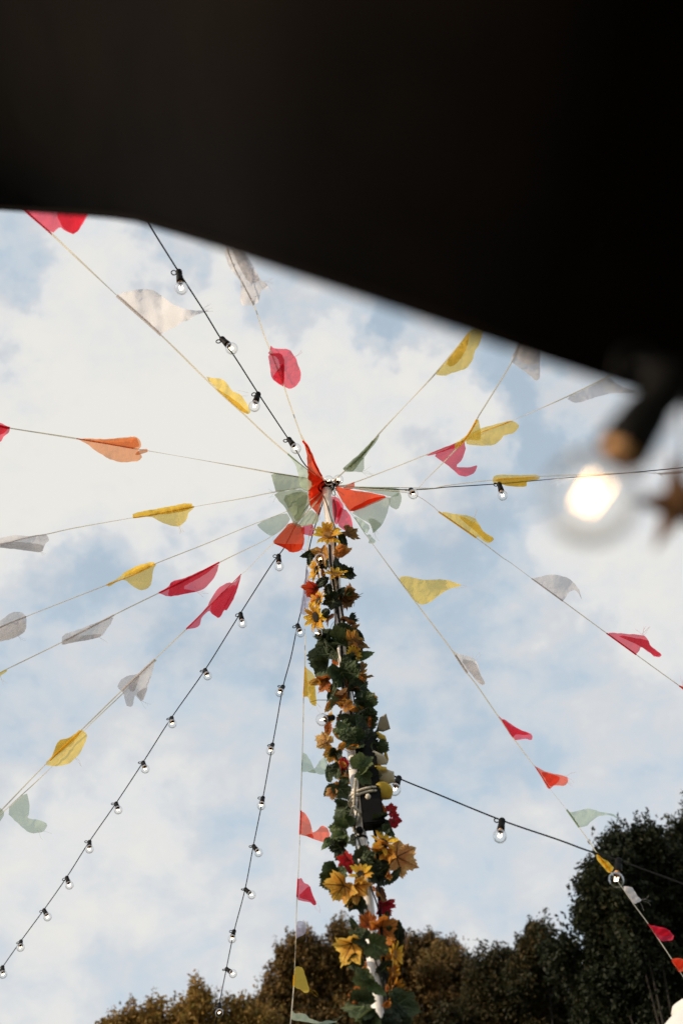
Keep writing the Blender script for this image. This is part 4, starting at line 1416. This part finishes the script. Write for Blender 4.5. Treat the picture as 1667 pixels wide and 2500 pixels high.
def flower(px, py, size, nrm, dz=0.06, disc='disc', petal='petal', n=16):
    mt = place(px, py, dz, size / 2, 90, nrm)
    f = link('sunflower', DISC[disc], garland, mt)
    for k in range(n):
        a = 2 * math.pi * k / n + gr.uniform(-0.09, 0.09)
        o = sub_link('petal', PETAL[petal], f)
        o.matrix_basis = Matrix.Rotation(a, 4, 'Z') @ Matrix.Rotation(gr.uniform(-0.25, 0.15) - (0.26 if k % 2 else 0), 4, 'Y') @ Matrix.Scale(gr.uniform(0.88, 1.06), 4)
    return f


# stems twined round the pole
for s_ in range(3):
    pts = []
    for k in range(240):
        h = T.z - 0.12 - k * 0.0155
        if h < 0.9:
            break
        a = k * 0.10 * (1 if s_ != 1 else -1) + s_ * 2.1
        r_ = 0.027 + 0.008 * math.sin(k * 0.37 + s_)
        pts.append((PX + r_ * math.cos(a), PY + r_ * math.sin(a), h))
    link('stem', mesh_only('stem', *tube_data(pts, 0.0028, 5), M['stem']), garland)

# the pieces the photograph shows, top to bottom (photograph pixels)
flower(800, 1308, 80, (0.0, 0.75, 0.65), 0.07)
leaf('maple', 'leaf_brown', 848, 1300, 62, -15, (0.2, 0.7, 0.5), 0.05)
leaf('oval', 'leaf_dark', 836, 1318, 40, -60, (0.3, 0.1, 1))
leaf('maple', 'leaf_yellow', 788, 1348, 62, -70, (-0.5, 0.1, 0.8), 0.06)
leaf('oval', 'leaf_yellow', 833, 1346, 62, 25, (0.0, 0.5, 0.8), 0.06)
leaf('oval', 'leaf_dark', 764, 1350, 55, 200, (0, 0.2, 1), 0.03)
leaf('oval', 'leaf_dark', 757, 1364, 34, 250, (0, 0.2, 1), 0.03)
leaf('oval', 'leaf_dark', 822, 1382, 46, 100, (0.2, 0, 1), 0.03)
flower(773, 1392, 62, (-0.85, 0.1, 0.45), 0.04, 'disc_dark')
flower(820, 1404, 62, (0.1, 0.9, 0.35), 0.06)
leaf('ivy', 'leaf_dark', 846, 1402, 44, -5, (0.1, 0.1, 1), 0.04)
leaf('oval', 'leaf_dark', 785, 1422, 46, 220)
leaf('maple', 'leaf_red', 768, 1440, 52, 215, (-0.3, 0.1, 0.9), 0.03)
leaf('oval', 'leaf_dark', 802, 1442, 40, 260)
leaf('maple', 'leaf_brown', 843, 1458, 66, -35, (0.5, 0.0, 0.8), 0.03)
leaf('maple', 'leaf_tan', 848, 1445, 46, 60, (0.5, 0.0, 0.8), 0.03)
leaf('ivy', 'leaf_dark', 815, 1464, 62, 200, (0.1, 0.2, 1), 0.06)
leaf('oval', 'leaf_dark', 830, 1450, 40, 60)
flower(778, 1468, 60, (-0.7, 0.45, 0.45), 0.04, 'disc_dark')
flower(773, 1506, 78, (-0.62, -0.1, 0.7), 0.05, 'disc_dark', n=18)
leaf('oval', 'leaf_brown', 838, 1512, 34, -40, (0.5, 0, 0.8), 0.03)
leaf('oval', 'leaf_dark', 792, 1500, 40, 260, (0, 0, 1), 0.06)
leaf('ivy', 'leaf_green', 800, 1556, 60, 170, (0, 0.5, 1), 0.07)
leaf('ivy', 'leaf_bright', 822, 1566, 60, -10, (0.1, 0.6, 0.9), 0.07)
leaf('oval', 'leaf_green', 842, 1540, 56, -20, (0.1, 0.6, 0.9), 0.05)
leaf('oval', 'leaf_dark', 872, 1548, 46, -50, (0.3, 0.3, 0.9), 0.03)
leaf('maple', 'leaf_yellow', 858, 1566, 56, 60, (0.2, 0.2, 1), 0.04)
leaf('oval', 'leaf_brown', 872, 1576, 58, 30, (0.1, 0.6, 0.7), 0.04)
flower(862, 1596, 46, (0.35, 0.5, 0.75), 0.05, n=12)
leaf('oval', 'leaf_bright', 882, 1602, 58, 10, (0.2, 0.4, 0.9), 0.03)
leaf('ivy', 'leaf_green', 800, 1598, 92, 130, (-0.2, 0.1, 1), 0.06)
leaf('ivy', 'leaf_green', 792, 1632, 78, 215, (-0.2, -0.1, 1), 0.05)
leaf('ivy', 'leaf_green', 834, 1640, 92, -70, (0.1, 0.0, 1), 0.07)
leaf('ivy', 'leaf_green', 850, 1622, 60, 20, (0.3, 0.2, 1), 0.06)
leaf('maple', 'leaf_orange', 796, 1664, 56, 190, (-0.2, 0, 1), 0.05)
leaf('oval', 'leaf_yellow', 772, 1664, 40, 200, (-0.2, 0.3, 1), 0.04)
flower(880, 1648, 46, (0.8, 0.2, 0.4), 0.02, n=11)
leaf('oval', 'leaf_green', 812, 1684, 48, 240)
leaf('ivy', 'leaf_dark', 872, 1684, 62, 40, (0.2, 0.3, 0.9), 0.05)
leaf('ivy', 'leaf_green', 888, 1712, 72, -60, (0.3, 0.1, 0.9), 0.05)
leaf('maple', 'leaf_brown', 832, 1692, 46, -90, (0, 0, 1), 0.03)
leaf('oval', 'leaf_yellow', 806, 1722, 42, 230, (-0.5, 0.1, 0.8), 0.03)
leaf('oval', 'leaf_yellow', 808, 1750, 44, 120, (-0.5, 0.1, 0.8), 0.03)
leaf('oval', 'leaf_orange', 802, 1776, 44, 260, (-0.5, 0.1, 0.8), 0.03)
leaf('oval', 'leaf_orange', 866, 1730, 36, 10, (0, 0, 1), 0.05)
leaf('ivy', 'leaf_green', 896, 1748, 66, -75, (0.4, 0.1, 0.9), 0.04)
leaf('ivy', 'leaf_bright', 842, 1782, 60, 190, (-0.1, 0.5, 0.9), 0.07)
leaf('ivy', 'leaf_dark', 868, 1772, 60, 40, (0, 0.2, 1), 0.06)
leaf('oval', 'leaf_green', 848, 1755, 48, 160, (0, 0.2, 1), 0.06)
leaf('maple', 'leaf_tan', 800, 1812, 62, 165, (-0.2, 0.2, 1), 0.04)
leaf('maple', 'leaf_yellow', 812, 1836, 48, 250, (-0.3, 0.0, 1), 0.04)
leaf('oval', 'leaf_yellow', 826, 1794, 40, 130, (-0.2, 0.2, 1), 0.05)
leaf('oval', 'leaf_orange', 834, 1824, 36, 240, (0, 0, 1), 0.07)
leaf('oval', 'leaf_orange', 862, 1824, 32, 190, (0, 0, 1), 0.08)
leaf('ivy', 'leaf_dark', 822, 1836, 50, 260, (0, 0, 1), 0.05)
leaf('ivy', 'leaf_green', 870, 1806, 74, 170, (0, 0.6, 0.8), 0.08)
leaf('ivy', 'leaf_dark', 896, 1806, 62, -30, (0.2, 0.5, 0.8), 0.07)
leaf('ivy', 'leaf_green', 922, 1822, 56, -70, (0.3, 0.1, 0.9), 0.06)
leaf('oval', 'leaf_red', 836, 1868, 46, 260, (0.6, 0, 0.6), 0.06)
leaf('ivy', 'leaf_green', 826, 1878, 52, 210, (-0.3, 0, 1), 0.04)
leaf('ivy', 'leaf_bright', 882, 1870, 66, 60, (0, 0.4, 1), 0.09)
leaf('ivy', 'leaf_bright', 884, 1892, 60, -40, (0, 0.2, 1), 0.09)
leaf('oval', 'leaf_green', 804, 1892, 44, 95, (-0.2, 0, 1), 0.04)
leaf('oval', 'leaf_green', 804, 1926, 42, 240, (-0.2, 0, 1), 0.04)
leaf('ivy', 'leaf_green', 830, 1924, 62, -60, (0, 0.1, 1), 0.06)
leaf('maple', 'leaf_tan', 814, 1932, 36, 260, (-0.2, 0, 1), 0.05)
leaf('maple', 'leaf_red', 952, 1980, 36, 30, (0.2, 0.4, 0.8), 0.03)
leaf('maple', 'leaf_red', 958, 2002, 44, -60, (0.2, 0, 1), 0.02)
leaf('oval', 'leaf_orange', 936, 1980, 36, 100, (0.2, 0, 1), 0.03)
leaf('oval', 'leaf_brown', 918, 1944, 46, -60, (0.4, 0, 0.8), 0.03)
leaf('ivy', 'leaf_green', 836, 1978, 58, 170, (-0.2, 0.1, 1), 0.05)
leaf('ivy', 'leaf_bright', 848, 1998, 44, 250, (0, 0.1, 1), 0.06)
leaf('ivy', 'leaf_dark', 932, 2002, 66, 200, (0.1, 0.2, 1), 0.05)
leaf('oval', 'leaf_green', 946, 2026, 44, -40, (0.3, 0.1, 1), 0.05)
leaf('ivy', 'leaf_bright', 832, 2026, 62, 165, (-0.1, 0.3, 1), 0.06)
leaf('ivy', 'leaf_bright', 838, 2046, 48, 240, (-0.1, 0.2, 1), 0.06)
leaf('oval', 'leaf_bright', 800, 2058, 38, 235, (-0.6, 0.1, 0.6), 0.03)
leaf('ivy', 'leaf_dark', 832, 2070, 62, 190, (-0.1, 0.1, 1), 0.05)
leaf('oval', 'leaf_orange', 898, 2075, 34, 270, (0.2, 0, 1), 0.05)
flower(935, 2058, 78, (0.3, 0.85, 0.35), 0.05, 'disc_dark', n=12)
leaf('maple', 'leaf_tan', 968, 2092, 98, -25, (0.1, 0.1, 1), 0.03)
leaf('maple', 'leaf_orange', 940, 2076, 62, 230, (0.1, 0.1, 1), 0.05)
leaf('oval', 'leaf_dark', 932, 2108, 46, 200, (0, 0, 1), 0.05)
leaf('maple', 'leaf_red', 848, 2102, 48, 110, (-0.1, 0.2, 1), 0.06)
leaf('oval', 'leaf_red', 852, 2116, 40, 280, (0, 0, 1), 0.07)
leaf('ivy', 'leaf_green', 886, 2096, 60, 30, (0, 0.2, 1), 0.07)
leaf('ivy', 'leaf_green', 820, 2126, 74, 250, (-0.4, 0.1, 0.9), 0.04)
leaf('ivy', 'leaf_dark', 905, 2112, 60, -30, (0, 0.2, 1), 0.06)
flower(880, 2136, 66, (0.0, 0.8, 0.55), 0.09, 'disc_dark', n=12)
leaf('maple', 'leaf_yellow', 838, 2162, 88, 235, (-0.2, 0.1, 1), 0.07)
leaf('maple', 'leaf_yellow', 870, 2164, 72, -40, (0.2, 0.2, 1), 0.07)
leaf('ivy', 'leaf_dark', 920, 2132, 76, -20, (0.1, 0.2, 1), 0.05)
leaf('oval', 'leaf_green', 956, 2142, 60, 35, (0.2, 0.3, 0.9), 0.03)
leaf('ivy', 'leaf_green', 812, 2148, 66, 215, (-0.4, 0, 0.9), 0.03)
leaf('ivy', 'leaf_dark', 868, 2198, 62, 240, (-0.1, 0, 1), 0.05)
leaf('oval', 'leaf_brown', 928, 2184, 56, -80, (0.4, 0, 0.8), 0.02)
leaf('maple', 'leaf_red', 934, 2212, 58, 250, (0.4, 0, 0.8), 0.03)
leaf('oval', 'leaf_red', 944, 2206, 42, 25, (0.1, 0.3, 1), 0.03)
leaf('oval', 'leaf_dark', 940, 2240, 36, 60, (0.1, 0, 1), 0.03)
leaf('maple', 'leaf_orange', 898, 2258, 66, 100, (0, 0.3, 1), 0.05)
leaf('maple', 'leaf_orange', 930, 2270, 78, 30, (0.1, 0.3, 1), 0.04)
leaf('oval', 'leaf_green', 866, 2262, 50, 120, (-0.1, 0.2, 1), 0.05)
leaf('maple', 'leaf_yellow', 858, 2308, 96, 200, (-0.1, 0.1, 1), 0.07)
leaf('ivy', 'leaf_green', 884, 2290, 66, 150, (0, 0.5, 0.9), 0.08)
leaf('ivy', 'leaf_bright', 912, 2306, 78, -30, (0, 0.3, 1), 0.08)
leaf('oval', 'leaf_dark', 972, 2284, 66, 80, (0.3, 0.2, 0.9), 0.02)
leaf('oval', 'leaf_brown', 986, 2290, 60, 290, (0.8, 0, 0.4), 0.01)
leaf('ivy', 'leaf_dark', 868, 2344, 50, 230)
flower(962, 2330, 70, (0.85, 0.2, 0.45), 0.02)
flower(956, 2375, 66, (0.8, -0.1, 0.5), 0.02, petal='petal_deep')
flower(960, 2412, 62, (0.7, -0.2, 0.6), 0.03, petal='petal_deep', disc='disc_dark')
leaf('oval', 'leaf_dark', 934, 2360, 66, 250, (0.3, 0, 1), 0.04)
leaf('ivy', 'leaf_bright', 886, 2392, 70, 130, (0, 0.2, 1), 0.08)
leaf('oval', 'leaf_bright', 912, 2410, 56, -30, (0.1, 0.4, 1), 0.08)
leaf('maple', 'leaf_orange', 874, 2422, 52, 230, (0, 0, 1), 0.08)
leaf('ivy', 'leaf_green', 888, 2458, 96, 170, (-0.1, 0.4, 1), 0.08)
leaf('ivy', 'leaf_bright', 908, 2486, 84, 230, (-0.1, 0.1, 1), 0.09)
leaf('ivy', 'leaf_green', 972, 2452, 100, -20, (0.1, 0.4, 1), 0.05)
leaf('ivy', 'leaf_dark', 960, 2486, 84, -70, (0.2, 0.1, 1), 0.06)
leaf('maple', 'leaf_yellow', 978, 2446, 42, 70, (0.3, 0, 1), 0.03)
leaf('oval', 'leaf_orange', 944, 2452, 36, 220, (0, 0, 1), 0.08)
leaf('ivy', 'leaf_dark', 930, 2500, 130, 270, (0, 0.1, 1), 0.07)
for k in range(46):
    y = gr.uniform(1330, 2480)
    _q, z, x = pole_pt(y)
    sgn = gr.choice((-1, 1))
    wide = 34 if y < 1540 else 62
    kind, col = gr.choice([('oval', 'leaf_green'), ('oval', 'leaf_bright'), ('oval', 'leaf_yellow'), ('oval', 'leaf_orange'), ('maple', 'leaf_yellow'), ('oval', 'leaf_dark'), ('oval', 'leaf_brown')])
    leaf(kind, col, x + sgn * gr.uniform(18, wide), y, gr.uniform(20, 34), 90 - sgn * gr.uniform(20, 160), (sgn * 0.3, gr.uniform(-0.2, 0.6), 1), gr.uniform(0.02, 0.07))
for k in range(16):
    y = gr.uniform(1340, 2420)
    _q, z, x = pole_pt(y)
    sgn = gr.choice((-1, 1))
    tp = [P(x + sgn * 8, y, z - 0.03)]
    xx, yy, a = x + sgn * 10, y, gr.uniform(-1.2, 1.0)
    for _ in range(7):
        xx += sgn * 9 * math.cos(a)
        yy += 9 * math.sin(a)
        a += gr.uniform(-0.2, 0.6)
        tp.append(P(xx, yy, z - 0.035))
    link('tendril', mesh_only('tendril', *tube_data(tp, 0.0012, 4), M['stem']), garland)
# leaves on the sides and back of the pole
for k in range(120):
    y = gr.uniform(1330, 2560)
    q, z, x = pole_pt(y)
    a = gr.uniform(0, 2 * math.pi)
    dense = 1540 < y < 1960
    rr = gr.uniform(0.03, 0.075 if dense else 0.055)
    p = q + Vector((math.cos(a) * rr, math.sin(a) * rr, 0))
    if (p - q).dot(CAM - q) > -0.004 and not dense:
        continue
    n = Vector((math.cos(a), math.sin(a), gr.uniform(-0.3, 0.7))).normalized()
    t = Vector((gr.gauss(0, 1), gr.gauss(0, 1), gr.gauss(-0.6, 1)))
    t = (t - n * t.dot(n)).normalized()
    s = gr.uniform(0.05, 0.085)
    kind, col = gr.choice([('ivy', 'leaf_dark'), ('ivy', 'leaf_green'), ('ivy', 'leaf_dark'), ('oval', 'leaf_dark'), ('maple', 'leaf_brown'), ('maple', 'leaf_orange')])
    link('leaf', gr.choice(LEAF[(kind, col)]), garland, Matrix.Translation(p) @ Matrix((t.cross(n) * s, t * s, n * s)).transposed().to_4x4())

# ------------------------------------------------------------------ cord and lamps running down the pole
fr = random.Random(8)
proot = thing('string_lights', 'black cord with glowing bulbs fixed along the garlanded pole', 'string lights', (PX, PY, T.z - 0.1))
for off, y0_, y1_ in ((8, 1290, 1930), (-4, 1330, 1700)):
    pts = []
    for y in range(y0_, y1_, 24):
        _q, z, x = pole_pt(y)
        pts.append(P(x + off + 4 * math.sin(y * 0.02 + off), y, z - 0.026))
    link('cable', mesh_only('cable', *tube_data(pts, 0.0042, 7), M['black_rubber']), proot)
for (sx, sy, bx, by, dz) in ((786, 1384, 781, 1364, 0.07), (790, 1552, 774, 1546, 0.08), (812, 1752, 786, 1757, 0.06)):
    _q, z, x = pole_pt(sy)
    lamp(proot, sx, sy, z - dz, bx, by, fr, 1)

# ------------------------------------------------------------------ black box lashed to the pole, rope, tag and felt bundle
qa, za, xa = pole_pt(1800)
qb, zb_, xb = pole_pt(2034)
side = (right - Vector((0, 0, right.z))).normalized()
tow = (CAM - qb)
tow.z = 0
tow.normalize()
hx, hy = 0.036, 0.028
cb = qb + side * 0.046 + tow * 0.035
ht = qa.z - qb.z
bm = bmesh.new()
bmesh.ops.create_cube(bm, size=1.0)
for v in bm.verts:
    v.co = Vector((v.co.x * hx * 2, v.co.y * hy * 2, (v.co.z + 0.5) * ht))
bmesh.ops.bevel(bm, geom=list(bm.edges), offset=0.005, segments=2, affect='EDGES')
me = bpy.data.meshes.new('housing')
bm.to_mesh(me)
bm.free()
me.materials.append(M['black_plastic'])
bx_root = thing('junction_box', 'black plastic box tied upright to the pole with pale rope', 'box', cb)
bmx = Matrix((side, -tow, Vector((0, 0, 1)))).transposed().to_4x4()
link('housing', me, bx_root, Matrix.Translation(cb) @ bmx)
cpts = [cb + Vector((0, 0, 0.004)), cb + Vector((0, 0, -0.06)) + side * 0.004, cb + Vector((0, 0, -0.35)) - side * 0.012, cb + Vector((0, 0, -0.9)) - side * 0.02]
link('lead', mesh_only('lead', *tube_data(catmull([tuple(c) for c in cpts], 0.05), 0.0055, 8), M['black_rubber']), bx_root)

qr, zr, xr = pole_pt(1960)
rope = thing('rope', 'pale cotton rope knotted around the pole and the black box', 'rope', qr)
for dzr in (0.0, 0.014):
    loop = []
    for k in range(33):
        a = 2 * math.pi * k / 32
        c = qr + side * 0.032 + tow * 0.018
        loop.append(c + side * 0.062 * math.cos(a) + tow * 0.052 * math.sin(a) + Vector((0, 0, dzr + 0.012 * math.cos(a))))
    link('loop', mesh_only('loop', *tube_data(loop, 0.0042, 7), M['rope']), rope)
for (pts_px, dzp) in (([(862, 1968), (872, 1978), (880, 1990), (872, 2010), (868, 2030)], 0.075), ([(862, 1968), (856, 1990), (862, 2012), (864, 2030)], 0.07),
                      ([(868, 1900), (866, 1930), (864, 1968)], 0.05)):
    pp = [P(a, b, zr - dzp) for a, b in pts_px]
    link('tail', mesh_only('tail', *tube_data(catmull([tuple(v) for v in pp], 0.008), 0.0048, 7), M['rope']), rope)
kn = P(898, 1945, zr - 0.10)
link('knot', mesh_only('knot', *lathe_data([(0.0, 0.009), (0.006, 0.008), (0.009, 0.002), (0.0085, -0.004), (0.004, -0.009), (0, -0.0095)], 10), M['rope']), rope, Matrix.Translation(kn))

zz3 = Zm(740, 1700, 1568 / 300)


def felt(root, name, poly, mat, dz, dome, thick, seed):
    fr_ = random.Random(seed)
    pl = zz3(poly)
    _q, z, _x = pole_pt(sum(p[1] for p in pl) / len(pl))
    V, F = cloth_patch([pl], lambda x, y: (z - dz, 30.0), fr_, amp=0.007, fray=0.8, dome=dome * 0.45, smooth_it=0)
    o = link(name, mesh_only(name, V, F, mat), root)
    md = o.modifiers.new('thick', 'SOLIDIFY')
    md.thickness = thick
    return o


ct = P(935, 1765, zr)
card = felt(None, 'card_tag', [(930, 430), (975, 270), (1060, 220), (1110, 415), (1020, 455)], M['card'], 0.02, 0.004, 0.002, 3)
tag(card, 'square beige card tag sticking out of the garland', 'tag')
fb = thing('felt_bundle', 'bundle of folded yellow and cream felt tucked into the garland above the box', 'bundle', P(935, 1850, zr))
for i, (c, poly, dz, dm) in enumerate((
        ('lemon', [(860, 470), (960, 455), (1040, 500), (1060, 560), (1020, 640), (990, 560), (900, 500)], 0.04, 0.012),
        ('cream', [(990, 560), (1055, 555), (1050, 640), (1010, 720), (980, 640)], 0.035, 0.012),
        ('cream', [(840, 740), (900, 690), (1030, 750), (1070, 830), (1060, 870), (950, 870), (880, 840)], 0.045, 0.016),
        ('lemon', [(1035, 700), (1060, 690), (1085, 790), (1075, 850), (1030, 760)], 0.02, 0.01),
        ('lemon', [(845, 920), (930, 880), (1060, 900), (1070, 950), (950, 940), (960, 1080), (870, 990)], 0.05, 0.012),
        ('cream', [(950, 940), (1060, 930), (1150, 960), (1165, 1090), (1090, 1110), (960, 1080)], 0.035, 0.016),
        ('lemon', [(862, 1150), (920, 1130), (960, 1095), (1040, 1090), (1110, 1130), (1140, 1200), (1120, 1300), (1030, 1312), (950, 1270), (930, 1215), (870, 1205)], 0.05, 0.02))):
    felt(fb, 'fold', poly, M[c], dz, dm, 0.005, 50 + i)

# wire tie sticking out across the garland
_q, z, x = pole_pt(1712)
tie = link('wire_tie', mesh_only('wire_tie', *tube_data([P(a, b, z - 0.07 + c) for a, b, c in ((757, 1714, 0.02), (775, 1709, 0.01), (800, 1709, 0), (830, 1710, -0.01), (870, 1712, 0), (905, 1710, 0.02), (911, 1708, 0.03))], 0.0013, 5), M['stem']))
tag(tie, 'thin dark wire tie poking out across the garland', 'wire')
